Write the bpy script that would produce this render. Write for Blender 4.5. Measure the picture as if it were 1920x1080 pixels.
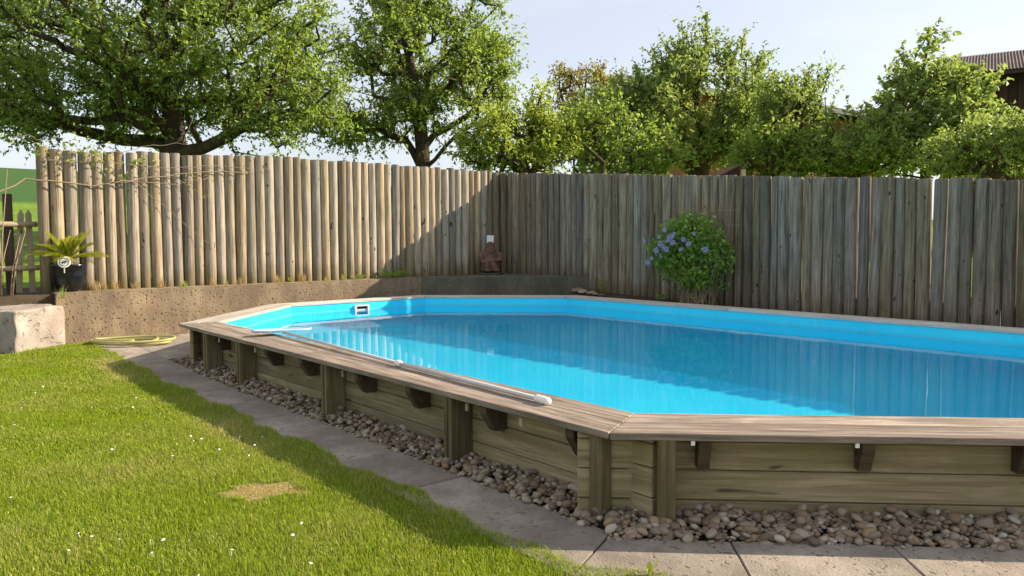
import bpy, bmesh, math, random
import numpy as np
from mathutils import Vector, Matrix, noise

sc = bpy.context.scene
for o in list(bpy.data.objects):
    bpy.data.objects.remove(o)
R = math.radians
random.seed(7)
RNG = np.random.default_rng(7)

# ------------------------------------------------------------------ camera
# world: X runs along the pool's long side, Y across it, Z up, metres; ground z = 0, pool corner at the origin
CAM = np.array([2.49015, -2.98473, 1.30])
FW = np.array([-0.75483831, 0.65283604, -0.06343678])
RT = np.array([0.65433938, 0.75619058, -0.0039719])
UP = np.array([-0.04537729, 0.04450732, 0.99797796])
FPX = 1412.25
cd = bpy.data.cameras.new('camera')
cam = bpy.data.objects.new('camera', cd)
sc.collection.objects.link(cam)
cd.sensor_width = 36.0
cd.lens = FPX / 1920 * 36.0
cd.clip_start = 0.05
cd.clip_end = 2000
cam.matrix_world = Matrix(((RT[0], UP[0], -FW[0], CAM[0]), (RT[1], UP[1], -FW[1], CAM[1]), (RT[2], UP[2], -FW[2], CAM[2]), (0, 0, 0, 1)))
sc.camera = cam

# ------------------------------------------------------------------ sun and sky
SUN_A, SUN_T = -0.48, 0.615            # light travels (SUN_A, -1, -SUN_T)
sun_dir = Vector((SUN_A, -1.0, -SUN_T)).normalized()
sl = bpy.data.lights.new('sun', 'SUN')
sl.energy = 5.0
sl.angle = R(0.55)
sl.color = (1.0, 0.86, 0.66)
so = bpy.data.objects.new('sun', sl)
sc.collection.objects.link(so)
so.rotation_euler = sun_dir.to_track_quat('-Z', 'Y').to_euler()
so.location = (10, 20, 20)
sl.cycles.is_caustics_light = True
world = bpy.data.worlds.new('World')
sc.world = world
world.use_nodes = True
wt = world.node_tree
wt.nodes.clear()
wo = wt.nodes.new('ShaderNodeOutputWorld')
wb = wt.nodes.new('ShaderNodeBackground')
sky = wt.nodes.new('ShaderNodeTexSky')
sky.sky_type = 'NISHITA'
sky.sun_disc = False
sky.sun_elevation = math.asin(-sun_dir.z)
sky.sun_rotation = math.atan2(-sun_dir.x, -sun_dir.y)
sky.altitude = 300
sky.air_density = 1.0
sky.dust_density = 2.3
sky.ozone_density = 1.6
wtc = wt.nodes.new('ShaderNodeTexCoord')
wmp = wt.nodes.new('ShaderNodeMapping')
wmp.inputs['Scale'].default_value = (1.0, 1.0, 3.6)
wmp.inputs['Rotation'].default_value = (0.0, R(6), R(20))
wn = wt.nodes.new('ShaderNodeTexNoise')
wn.inputs['Scale'].default_value = 2.1
wn.inputs['Detail'].default_value = 7
wn.inputs['Roughness'].default_value = 0.55
wr = wt.nodes.new('ShaderNodeValToRGB')
wr.color_ramp.elements[0].position = 0.42
wr.color_ramp.elements[0].color = (0.50, 0.50, 0.50, 1)
wr.color_ramp.elements[1].position = 0.72
wr.color_ramp.elements[1].color = (0.85, 0.85, 0.85, 1)
wx = wt.nodes.new('ShaderNodeMix')
wx.data_type = 'RGBA'
wx.inputs[7].default_value = (6.3, 6.4, 6.75, 1)
wt.links.new(wtc.outputs['Generated'], wmp.inputs[0])
wt.links.new(wmp.outputs[0], wn.inputs['Vector'])
wt.links.new(wn.outputs[0], wr.inputs[0])
wt.links.new(wr.outputs[0], wx.inputs[0])
wt.links.new(sky.outputs[0], wx.inputs[6])
wt.links.new(wx.outputs[2], wb.inputs[0])
wb.inputs[1].default_value = 0.088
wt.links.new(wb.outputs[0], wo.inputs[0])
vs = sc.view_settings
vs.view_transform = 'Standard'
vs.look = 'None'
vs.gamma = 1.0
vs.use_curve_mapping = False
vs.exposure = 0.95
sc.render.engine = 'CYCLES'
sc.cycles.use_denoising = True
sc.cycles.max_bounces = 10
sc.cycles.diffuse_bounces = 4
sc.cycles.transmission_bounces = 6
sc.cycles.transparent_max_bounces = 6
sc.cycles.sample_clamp_indirect = 6.0


# ------------------------------------------------------------------ helpers
def at(px, py, D):
    """the point at depth D metres seen at pixel (px, py) of the 1920 x 1080 photograph"""
    d = FW + RT * (px - 960) / FPX + UP * (540 - py) / FPX
    return CAM + d * D


def link(o, parent=None):
    sc.collection.objects.link(o)
    if parent is not None:
        o.parent = parent
    return o


def tag(o, label=None, cat=None, group=None, kind=None):
    if label:
        o['label'] = label
    if cat:
        o['category'] = cat
    if group:
        o['group'] = group
    if kind:
        o['kind'] = kind
    return o


def empty(name, loc=(0, 0, 0), rz=0.0):
    o = bpy.data.objects.new(name, None)
    o.empty_display_size = 0.1
    o.location = loc
    o.rotation_euler = (0, 0, rz)
    return link(o)


def mesh_np(name, V, F, mat=None, smooth=False):
    """V (n,3); F (m,k) index array of constant k, or a list of faces"""
    me = bpy.data.meshes.new(name)
    V = np.asarray(V, dtype=np.float32).reshape(-1, 3)
    if isinstance(F, np.ndarray):
        m, k = F.shape
        me.vertices.add(len(V))
        me.vertices.foreach_set('co', V.ravel())
        me.loops.add(m * k)
        me.loops.foreach_set('vertex_index', F.astype(np.int32).ravel())
        me.polygons.add(m)
        me.polygons.foreach_set('loop_start', np.arange(0, m * k, k, dtype=np.int32))
        me.update(calc_edges=True)
    else:
        me.from_pydata([tuple(v) for v in V.tolist()], [], F)
        me.update()
    if mat is not None:
        me.materials.append(mat)
    if smooth:
        me.polygons.foreach_set('use_smooth', np.ones(len(me.polygons), dtype=bool))
    return me


def obj(name, me, parent=None, loc=None, rot=None, scale=None):
    o = bpy.data.objects.new(name, me)
    if loc is not None:
        o.location = loc
    if rot is not None:
        o.rotation_euler = rot
    if scale is not None:
        o.scale = scale
    return link(o, parent)


def bm_mesh(name, bm, mat, smooth=False, bevel=0.0):
    if bevel:
        bmesh.ops.bevel(bm, geom=list(bm.edges), offset=bevel, segments=1, affect='EDGES')
    bmesh.ops.recalc_face_normals(bm, faces=list(bm.faces))
    me = bpy.data.meshes.new(name)
    bm.to_mesh(me)
    bm.free()
    me.materials.append(mat)
    if smooth:
        for p in me.polygons:
            p.use_smooth = True
    return me


def box_bm(x0, x1, y0, y1, z0, z1, bm=None):
    bm = bm or bmesh.new()
    v = [bm.verts.new(c) for c in ((x0, y0, z0), (x1, y0, z0), (x1, y1, z0), (x0, y1, z0), (x0, y0, z1), (x1, y0, z1), (x1, y1, z1), (x0, y1, z1))]
    for f in ((3, 2, 1, 0), (4, 5, 6, 7), (0, 1, 5, 4), (1, 2, 6, 5), (2, 3, 7, 6), (3, 0, 4, 7)):
        bm.faces.new([v[i] for i in f])
    return bm


def prism_bm(pts, z0, z1, bm=None, zf=None):
    """vertical prism over a polygon; zf(i) gives an own top height per corner"""
    bm = bm or bmesh.new()
    n = len(pts)
    lo = [bm.verts.new((p[0], p[1], z0)) for p in pts]
    hi = [bm.verts.new((p[0], p[1], z1 if zf is None else zf(i))) for i, p in enumerate(pts)]
    bm.faces.new(hi)
    bm.faces.new(list(reversed(lo)))
    for i in range(n):
        j = (i + 1) % n
        bm.faces.new((lo[i], lo[j], hi[j], hi[i]))
    return bm


def tube_np(path, radii, sides=6, cap=True):
    P = np.asarray(path, float)
    n = len(P)
    rad = np.full(n, radii, float) if np.isscalar(radii) else np.asarray(radii, float)
    T = np.gradient(P, axis=0)
    T /= np.linalg.norm(T, axis=1, keepdims=True) + 1e-12
    ref = np.array([0.13, 0.21, 1.0]) if abs(T[0][2]) < 0.9 else np.array([1.0, 0.2, 0.1])
    V = []
    u = np.cross(T[0], ref)
    for i in range(n):
        u = u - T[i] * (u @ T[i])
        u /= np.linalg.norm(u) + 1e-12
        w = np.cross(T[i], u)
        for k in range(sides):
            a = 2 * math.pi * k / sides
            V.append(P[i] + rad[i] * (math.cos(a) * u + math.sin(a) * w))
    F = []
    for i in range(n - 1):
        for k in range(sides):
            k2 = (k + 1) % sides
            F.append((i * sides + k, i * sides + k2, (i + 1) * sides + k2, (i + 1) * sides + k))
    if cap:
        F.append(tuple(reversed(range(sides))))
        F.append(tuple(range((n - 1) * sides, n * sides)))
    return V, F


class Bag:
    """collects pieces of ONE part"""

    def __init__(self):
        self.V, self.F = [], []

    def add(self, V, F):
        b = len(self.V)
        self.V += [tuple(v) for v in V]
        self.F += [tuple(i + b for i in f) for f in F]

    def tube(self, path, r, sides=6):
        self.add(*tube_np(path, r, sides))

    def box(self, c, size, rz=0.0):
        ca, sa = math.cos(rz), math.sin(rz)
        vs_ = []
        for sz in (-1, 1):
            for sx, sy in ((-1, -1), (1, -1), (1, 1), (-1, 1)):
                x, y = sx * size[0] / 2, sy * size[1] / 2
                vs_.append((c[0] + ca * x - sa * y, c[1] + sa * x + ca * y, c[2] + sz * size[2] / 2))
        self.add(vs_, [(3, 2, 1, 0), (4, 5, 6, 7), (0, 1, 5, 4), (1, 2, 6, 5), (2, 3, 7, 6), (3, 0, 4, 7)])

    def mesh(self, name, mat, smooth=False):
        return mesh_np(name, self.V, self.F, mat, smooth)


def lathe(prof, seg=24):
    V, F = [], []
    for r, z in prof:
        for k in range(seg):
            a = 2 * math.pi * k / seg
            V.append((r * math.cos(a), r * math.sin(a), z))
    for i in range(len(prof) - 1):
        for k in range(seg):
            k2 = (k + 1) % seg
            F.append((i * seg + k, i * seg + k2, (i + 1) * seg + k2, (i + 1) * seg + k))
    return V, F


# ------------------------------------------------------------------ materials
class NT:
    def __init__(self, name):
        self.m = bpy.data.materials.new(name)
        self.m.use_nodes = True
        self.t = self.m.node_tree
        self.t.nodes.clear()
        self.out = self.t.nodes.new('ShaderNodeOutputMaterial')

    def n(self, typ, **kw):
        nd = self.t.nodes.new('ShaderNode' + typ)
        for k, v in kw.items():
            if k.startswith('_'):
                setattr(nd, k[1:], v)
            else:
                key = int(k[1:]) if k[0] == 'i' and k[1:].isdigit() else k.replace('__', ' ')
                s = nd.inputs[key]
                if hasattr(v, 'links') or isinstance(v, bpy.types.NodeSocket):
                    self.t.links.new(v, s)
                else:
                    s.default_value = v
        return nd

    def mix(self, f, a, b, mode='MIX'):
        nd = self.n('Mix', _data_type='RGBA', _blend_type=mode)
        for i, v in ((0, f), (6, a), (7, b)):
            if isinstance(v, bpy.types.NodeSocket):
                self.t.links.new(v, nd.inputs[i])
            else:
                nd.inputs[i].default_value = v if i == 0 else (*v, 1)
        return nd.outputs[2]

    def math(self, op, a, b=0.0, c=None, clamp=False):
        nd = self.n('Math', _operation=op, _use_clamp=clamp)
        for i, v in enumerate((a, b) if c is None else (a, b, c)):
            if isinstance(v, bpy.types.NodeSocket):
                self.t.links.new(v, nd.inputs[i])
            else:
                nd.inputs[i].default_value = v
        return nd.outputs[0]

    def ramp(self, f, p0, p1, lo=0.0, hi=1.0):
        nd = self.n('MapRange', _clamp=True, Value=f)
        nd.inputs['From Min'].default_value = p0
        nd.inputs['From Max'].default_value = p1
        nd.inputs['To Min'].default_value = lo
        nd.inputs['To Max'].default_value = hi
        return nd.outputs[0]

    def noise(self, vec, scale, detail=4, rough=0.55, dist=0.0):
        nd = self.n('TexNoise', Scale=scale, Detail=detail, Roughness=rough, Distortion=dist)
        if vec is not None:
            self.t.links.new(vec, nd.inputs['Vector'])
        return nd.outputs[0]

    def scaled(self, vec, s, loc=None):
        nd = self.n('Mapping')
        self.t.links.new(vec, nd.inputs[0])
        nd.inputs['Scale'].default_value = s
        if loc is not None:
            self.t.links.new(loc, nd.inputs['Location'])
        return nd.outputs[0]

    def bsdf(self, color, rough=0.8, spec=0.25, bump=None, bstr=0.3, bdist=0.01, **kw):
        b = self.n('BsdfPrincipled')
        for key, v in (('Base Color', color), ('Roughness', rough), ('Specular IOR Level', spec)):
            if isinstance(v, bpy.types.NodeSocket):
                self.t.links.new(v, b.inputs[key])
            else:
                b.inputs[key].default_value = (*v, 1) if key == 'Base Color' else v
        for k, v in kw.items():
            b.inputs[k.replace('__', ' ')].default_value = v
        if bump is not None:
            bn = self.n('Bump', Strength=bstr, Distance=bdist, Height=bump)
            self.t.links.new(bn.outputs[0], b.inputs['Normal'])
        self.t.links.new(b.outputs[0], self.out.inputs[0])
        return self.m


def offs(nt):
    """per-object offset so that copies do not repeat the same figure"""
    oi = nt.n('ObjectInfo')
    cx = nt.n('CombineXYZ')
    r = oi.outputs['Random']
    for i, k in enumerate((37.0, 91.0, 53.0)):
        nt.t.links.new(nt.math('MULTIPLY', r, k), cx.inputs[i])
    return cx.outputs[0], r


def mat_log(name, light, mid, dark, moss, moss_amt, unit=(0.075, 0.075, 1.9)):
    nt = NT(name)
    co = nt.scaled(nt.n('TexCoord').outputs['Object'], unit)
    lo, rnd = offs(nt)
    grain = nt.noise(nt.scaled(co, (26, 26, 1.3), lo), 1.6, 6, 0.62)
    blot = nt.noise(nt.scaled(co, (5, 5, 2.2), lo), 1.0, 4, 0.6)
    crack = nt.noise(nt.scaled(co, (30, 30, 0.5), lo), 1.2, 2, 0.5)
    knot = nt.noise(nt.scaled(co, (15, 15, 7), lo), 1.0, 1, 0.4)
    c = nt.mix(nt.ramp(grain, 0.32, 0.7), dark, light)
    c = nt.mix(nt.ramp(blot, 0.45, 0.72, 0, 0.75), c, mid)
    c = nt.mix(nt.ramp(knot, 0.735, 0.77, 0, 0.85), c, (0.03, 0.022, 0.016))
    c = nt.mix(nt.ramp(crack, 0.69, 0.73, 0, 0.7), c, (0.035, 0.028, 0.02))
    tint = nt.n('HueSaturation', Saturation=nt.ramp(rnd, 0, 1, 0.65, 1.25), Value=nt.ramp(nt.math('FRACT', nt.math('MULTIPLY', rnd, 7.31)), 0, 1, 0.58, 1.22), Color=c).outputs[0]
    gz = nt.n('SeparateXYZ', Vector=co).outputs[2]
    mo = nt.noise(nt.scaled(co, (7, 7, 3), lo), 1.0, 4, 0.6)
    low = nt.ramp(nt.math('ADD', gz, nt.math('MULTIPLY', mo, -0.5)), 0.12, -0.2, 0, 0.85)
    tint = nt.mix(low, tint, moss)
    tint = nt.mix(nt.math('MULTIPLY', nt.ramp(mo, 0.5, 0.7), moss_amt), tint, moss)
    h = nt.math('SUBTRACT', nt.math('MULTIPLY', grain, 0.7), nt.ramp(crack, 0.66, 0.74))
    return nt.bsdf(tint, 0.85, 0.15, h, 0.55, 0.012)


def mat_plank(name, light, dark, stain, axis=0, knots=True, scale=1.0, rough=0.8, ribs=0.0, val=(0.75, 1.2)):
    """grain runs along the local axis"""
    nt = NT(name)
    co = nt.n('TexCoord').outputs['Object']
    lo, rnd = offs(nt)
    s = [34.0 * scale] * 3
    s[axis] = 1.6 * scale
    grain = nt.noise(nt.scaled(co, s, lo), 1.0, 5, 0.62, 0.4)
    s2 = [9.0 * scale] * 3
    s2[axis] = 1.2 * scale
    wide = nt.noise(nt.scaled(co, s2, lo), 1.0, 3, 0.5, 1.2)
    blot = nt.noise(nt.scaled(co, (3, 3, 3), lo), 1.0, 4, 0.6)
    c = nt.mix(nt.ramp(grain, 0.36, 0.66), dark, light)
    c = nt.mix(nt.ramp(wide, 0.52, 0.7, 0, 0.45), c, dark)
    c = nt.mix(nt.ramp(blot, 0.45, 0.7, 0, 0.8), c, stain)
    if knots:
        s3 = [16.0] * 3
        s3[axis] = 5.0
        kn = nt.noise(nt.scaled(co, s3, lo), 1.0, 1, 0.3)
        c = nt.mix(nt.ramp(kn, 0.72, 0.78, 0, 0.8), c, (0.05, 0.036, 0.02))
    s4 = [30.0] * 3
    s4[axis] = 0.9
    cr = nt.noise(nt.scaled(co, s4, lo), 1.0, 2, 0.5)
    c = nt.mix(nt.ramp(cr, 0.68, 0.72, 0, 0.7), c, (0.03, 0.022, 0.015))
    if 'coping' in name:               # lichen spots and dark weathering
        li = nt.noise(nt.scaled(co, (6, 26, 26), lo), 2.0, 3, 0.6)
        c = nt.mix(nt.ramp(li, 0.66, 0.70, 0, 0.6), c, (0.50, 0.46, 0.38))
        we = nt.noise(nt.scaled(co, (0.8, 5, 5), lo), 2.0, 5, 0.65)
        c = nt.mix(nt.ramp(we, 0.48, 0.66, 0, 0.55), c, tuple(q * 0.8 for q in dark))
    c = nt.n('HueSaturation', Value=nt.ramp(rnd, 0, 1, *val), Color=c).outputs[0]
    h = nt.math('SUBTRACT', grain, nt.ramp(cr, 0.66, 0.73))
    if ribs:
        w = nt.n('TexWave', _wave_type='BANDS', _bands_direction='XYZ'[1 if axis == 0 else 0], Scale=ribs, Distortion=0.0)
        nt.t.links.new(co, w.inputs['Vector'])
        c = nt.mix(nt.ramp(w.outputs[0], 0.0, 0.3, 0.5, 0.0), c, (0.04, 0.03, 0.024))
        h = nt.math('ADD', h, nt.math('MULTIPLY', w.outputs[0], 1.2))
    return nt.bsdf(c, rough, 0.2, h, 0.5, 0.006)


def mat_speckle(name, base, alt, spot, sc_blot, sc_spot, spot_lo, rough=0.9, bump=0.5, stain=None, coord='Object'):
    nt = NT(name)
    co = nt.n('TexCoord').outputs[coord]
    lo, rnd = offs(nt)
    v = nt.scaled(co, (1, 1, 1), lo)
    blot = nt.noise(v, sc_blot, 5, 0.6)
    fine = nt.noise(v, sc_spot, 5, 0.7)
    sp = nt.noise(v, sc_spot * 0.45, 2, 0.5)
    c = nt.mix(nt.ramp(blot, 0.38, 0.66), base, alt)
    c = nt.mix(nt.ramp(fine, 0.35, 0.7, 0.28, 0.0), c, (0.02, 0.017, 0.013))
    c = nt.mix(nt.ramp(sp, spot_lo, spot_lo + 0.05, 0, 0.85), c, spot)
    if stain is not None:
        st = nt.noise(nt.scaled(co, (1.6, 1.6, 0.5), lo), 1.5, 6, 0.68)
        c = nt.mix(nt.ramp(st, 0.42, 0.60, 0, 0.9), c, stain)
    c = nt.n('HueSaturation', Value=nt.ramp(rnd, 0, 1, 0.86, 1.12), Color=c).outputs[0]
    h = nt.math('SUBTRACT', fine, nt.math('MULTIPLY', nt.ramp(sp, spot_lo - 0.03, spot_lo + 0.05), 0.8))
    return nt.bsdf(c, rough, 0.2, h, bump, 0.012)


def mat_leaf(name, a, b, trans, rough=0.42, tmix=0.5, val=(0.55, 1.3)):
    """thin leaf: diffuse and gloss in front, light coming through from behind"""
    nt = NT(name)
    g = nt.n('NewGeometry').outputs['Random Per Island']
    c = nt.mix(g, a, b)
    g2 = nt.math('FRACT', nt.math('MULTIPLY', g, 13.7))
    c = nt.n('HueSaturation', Value=nt.ramp(g2, 0, 1, *val), Color=c).outputs[0]
    p = nt.n('BsdfPrincipled', Roughness=rough)
    p.inputs['Specular IOR Level'].default_value = 0.3
    nt.t.links.new(c, p.inputs['Base Color'])
    t = nt.n('BsdfTranslucent', Color=nt.mix(0.6, c, trans))
    ms = nt.n('MixShader', i0=tmix)
    nt.t.links.new(p.outputs[0], ms.inputs[1])
    nt.t.links.new(t.outputs[0], ms.inputs[2])
    nt.t.links.new(ms.outputs[0], nt.out.inputs[0])
    return nt.m


def mat_plain(name, col, rough=0.5, spec=0.4, var=0.12, scale=18, metal=0.0):
    nt = NT(name)
    co = nt.n('TexCoord').outputs['Object']
    f = nt.noise(co, scale, 4, 0.6)
    c = nt.mix(nt.ramp(f, 0.35, 0.7), tuple(v * (1 - var) for v in col), tuple(min(1, v * (1 + var)) for v in col))
    return nt.bsdf(c, nt.ramp(f, 0.3, 0.7, rough * 0.85, min(1, rough * 1.15)), spec, f, 0.06, 0.002, Metallic=metal)


M = {}
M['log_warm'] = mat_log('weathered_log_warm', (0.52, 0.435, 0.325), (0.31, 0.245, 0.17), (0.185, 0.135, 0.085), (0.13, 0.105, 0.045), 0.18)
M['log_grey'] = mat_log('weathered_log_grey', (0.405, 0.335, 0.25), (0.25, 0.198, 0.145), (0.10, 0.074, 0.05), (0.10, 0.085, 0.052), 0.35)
M['plank'] = mat_plank('treated_plank', (0.385, 0.315, 0.19), (0.20, 0.155, 0.085), (0.215, 0.18, 0.08))
M['plank_v'] = mat_plank('treated_post', (0.26, 0.21, 0.115), (0.12, 0.092, 0.048), (0.13, 0.108, 0.045), axis=2, knots=False)
M['bracket'] = mat_plank('dark_bracket', (0.11, 0.082, 0.048), (0.06, 0.044, 0.026), (0.07, 0.058, 0.028), knots=False)
M['coping_brown'] = mat_plank('brown_coping', (0.43, 0.35, 0.285), (0.14, 0.105, 0.08), (0.26, 0.205, 0.165), knots=False, rough=0.75)
M['coping_rib'] = mat_plank('ribbed_coping', (0.43, 0.35, 0.285), (0.15, 0.115, 0.09), (0.28, 0.22, 0.18), knots=False, rough=0.75, ribs=20.0)
M['coping_pale'] = mat_plank('pale_coping', (0.60, 0.53, 0.45), (0.46, 0.395, 0.33), (0.54, 0.48, 0.42), knots=False, rough=0.7)
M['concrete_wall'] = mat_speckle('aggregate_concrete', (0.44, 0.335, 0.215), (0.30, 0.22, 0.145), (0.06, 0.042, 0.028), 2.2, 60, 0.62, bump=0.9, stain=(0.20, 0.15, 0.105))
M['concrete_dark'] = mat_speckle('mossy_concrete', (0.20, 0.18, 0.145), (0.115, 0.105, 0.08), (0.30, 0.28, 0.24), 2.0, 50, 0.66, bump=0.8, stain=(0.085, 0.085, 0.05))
M['ledge'] = mat_speckle('ledge_concrete', (0.30, 0.245, 0.17), (0.19, 0.15, 0.10), (0.08, 0.07, 0.04), 3.0, 45, 0.66, bump=0.6)
M['slab'] = mat_speckle('paving_concrete', (0.42, 0.36, 0.295), (0.31, 0.26, 0.21), (0.13, 0.105, 0.085), 3.2, 70, 0.64, bump=0.6, stain=(0.215, 0.18, 0.145))
M['stone'] = mat_speckle('pale_quarry_stone', (0.50, 0.46, 0.405), (0.33, 0.295, 0.255), (0.17, 0.14, 0.12), 4.0, 30, 0.63, bump=1.0, stain=(0.30, 0.24, 0.205))
M['slate'] = mat_speckle('dark_slate', (0.10, 0.09, 0.075), (0.06, 0.05, 0.04), (0.16, 0.14, 0.11), 5.0, 30, 0.66)
M['soil'] = mat_speckle('soil', (0.09, 0.062, 0.04), (0.055, 0.038, 0.025), (0.17, 0.13, 0.09), 4.0, 40, 0.68, coord='Generated' if False else 'Object')
def mat_turf():
    """thatch and soil under the blades, with one worn straw spot"""
    nt = NT('turf_soil')
    co = nt.n('TexCoord').outputs['Object']
    f = nt.noise(co, 3.0, 5, 0.6)
    f2 = nt.noise(co, 70, 4, 0.7)
    c = nt.mix(nt.ramp(f, 0.35, 0.65), (0.12, 0.145, 0.028), (0.08, 0.10, 0.02))
    c = nt.mix(nt.ramp(f2, 0.5, 0.7, 0, 0.5), c, (0.17, 0.13, 0.055))
    xyz = nt.n('SeparateXYZ', Vector=co)
    dx, dy = nt.math('ADD', xyz.outputs[0], 1.45), nt.math('ADD', xyz.outputs[1], 1.38)
    ex = nt.math('DIVIDE', nt.math('ADD', nt.math('MULTIPLY', dx, 0.59), nt.math('MULTIPLY', dy, 0.81)), 0.225)
    ey = nt.math('DIVIDE', nt.math('SUBTRACT', nt.math('MULTIPLY', dy, 0.59), nt.math('MULTIPLY', dx, 0.81)), 0.15)
    rr = nt.math('SQRT', nt.math('ADD', nt.math('MULTIPLY', ex, ex), nt.math('MULTIPLY', ey, ey)))
    rr = nt.math('ADD', rr, nt.math('MULTIPLY', nt.noise(co, 14, 3, 0.6), 0.5))
    st = nt.mix(nt.ramp(f2, 0.35, 0.65), (0.50, 0.37, 0.18), (0.80, 0.62, 0.34))
    c = nt.mix(nt.ramp(rr, 1.28, 1.05), c, st)
    return nt.bsdf(c, 0.95, 0.1, f2, 0.5, 0.006)


M['turf'] = mat_turf()
M['bark'] = mat_log('bark', (0.14, 0.10, 0.065), (0.09, 0.065, 0.04), (0.035, 0.025, 0.018), (0.16, 0.11, 0.03), 0.45, (1, 1, 1))
M['twig'] = mat_plain('dry_twig', (0.30, 0.22, 0.15), 0.8, 0.2)
M['terracotta'] = mat_speckle('terracotta', (0.22, 0.115, 0.082), (0.13, 0.075, 0.055), (0.09, 0.06, 0.045), 6.0, 40, 0.66)
M['pot'] = mat_plain('black_glaze', (0.010, 0.011, 0.016), 0.18, 0.6)
M['white'] = mat_plain('white_plastic', (0.78, 0.78, 0.76), 0.4, 0.4, 0.04)
M['card'] = mat_plain('white_card', (0.72, 0.72, 0.70), 0.7, 0.2, 0.05)
M['black'] = mat_plain('black_print', (0.015, 0.015, 0.018), 0.5, 0.3)
M['pole'] = mat_plain('grey_pole', (0.56, 0.55, 0.52), 0.38, 0.5, 0.05)
M['grip'] = mat_plain('cream_grip', (0.80, 0.77, 0.70), 0.5, 0.4, 0.05)
M['netblue'] = mat_plain('blue_net_frame', (0.35, 0.52, 0.68), 0.35, 0.5, 0.1)
M['hose'] = mat_plain('yellow_green_hose', (0.40, 0.37, 0.14), 0.4, 0.4, 0.1)
M['dark_wood'] = mat_plank('dark_stained_wood', (0.075, 0.04, 0.032), (0.045, 0.024, 0.02), (0.06, 0.03, 0.025), axis=2, knots=False, scale=0.2)
M['orange_wood'] = mat_plank('orange_wood', (0.42, 0.19, 0.075), (0.28, 0.12, 0.045), (0.34, 0.16, 0.06), axis=2, knots=False, scale=0.2)
M['yellow_wood'] = mat_plank('yellow_wood', (0.58, 0.40, 0.16), (0.45, 0.29, 0.10), (0.5, 0.33, 0.13), axis=2, knots=False, scale=0.2)
M['roof_tile'] = mat_speckle('brown_roof_tile', (0.15, 0.115, 0.105), (0.10, 0.078, 0.072), (0.20, 0.16, 0.15), 1.5, 12, 0.66)
M['fascia'] = mat_plain('cream_fascia', (0.66, 0.58, 0.48), 0.6, 0.3)
M['picket'] = mat_plank('grey_picket', (0.46, 0.37, 0.26), (0.28, 0.215, 0.14), (0.36, 0.29, 0.20), axis=2)
M['post_dark'] = mat_plank('dark_post', (0.09, 0.07, 0.05), (0.05, 0.04, 0.03), (0.07, 0.055, 0.035), axis=2)
M['leaf_apple'] = mat_leaf('apple_leaf', (0.100, 0.170, 0.032), (0.255, 0.325, 0.080), (0.47, 0.62, 0.08))
M['leaf_pear'] = mat_leaf('pear_leaf', (0.115, 0.185, 0.034), (0.265, 0.335, 0.080), (0.49, 0.64, 0.08))
M['leaf_lime'] = mat_leaf('lime_leaf', (0.175, 0.250, 0.035), (0.320, 0.380, 0.070), (0.60, 0.72, 0.08))
M['leaf_cherry'] = mat_leaf('cherry_leaf', (0.115, 0.178, 0.046), (0.275, 0.340, 0.110), (0.48, 0.61, 0.10))
M['leaf_olive'] = mat_leaf('olive_leaf', (0.19, 0.185, 0.045), (0.29, 0.25, 0.075), (0.46, 0.40, 0.08))
M['leaf_bush'] = mat_leaf('clematis_leaf', (0.110, 0.225, 0.035), (0.300, 0.435, 0.080), (0.42, 0.62, 0.09))
M['leaf_palm'] = mat_leaf('palm_leaf', (0.22, 0.26, 0.02), (0.40, 0.42, 0.05), (0.6, 0.65, 0.05))
M['petal'] = mat_leaf('violet_petal', (0.36, 0.32, 0.68), (0.50, 0.46, 0.82), (0.5, 0.45, 0.9), val=(0.85, 1.2))
M['daisy'] = mat_plain('daisy_white', (0.80, 0.80, 0.76), 0.6, 0.2, 0.04)
M['dry_blade'] = mat_leaf('dry_blade', (0.34, 0.25, 0.10), (0.50, 0.38, 0.17), (0.6, 0.45, 0.2))


def mat_grass():
    nt = NT('grass_blade')
    g = nt.n('NewGeometry').outputs['Random Per Island']
    dry = nt.n('Attribute', _attribute_name='dry').outputs['Fac']
    green = nt.mix(g, (0.105, 0.205, 0.010), (0.355, 0.445, 0.028))
    straw = nt.mix(g, (0.54, 0.40, 0.19), (0.80, 0.63, 0.35))
    c = nt.mix(dry, green, straw)
    p = nt.n('BsdfPrincipled', Roughness=0.6)
    p.inputs['Specular IOR Level'].default_value = 0.10
    nt.t.links.new(c, p.inputs['Base Color'])
    t = nt.n('BsdfTranslucent', Color=nt.mix(0.35, c, (0.55, 0.60, 0.03)))
    ms = nt.n('MixShader', i0=0.42)
    nt.t.links.new(p.outputs[0], ms.inputs[1])
    nt.t.links.new(t.outputs[0], ms.inputs[2])
    nt.t.links.new(ms.outputs[0], nt.out.inputs[0])
    return nt.m


M['grass'] = mat_grass()


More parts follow.
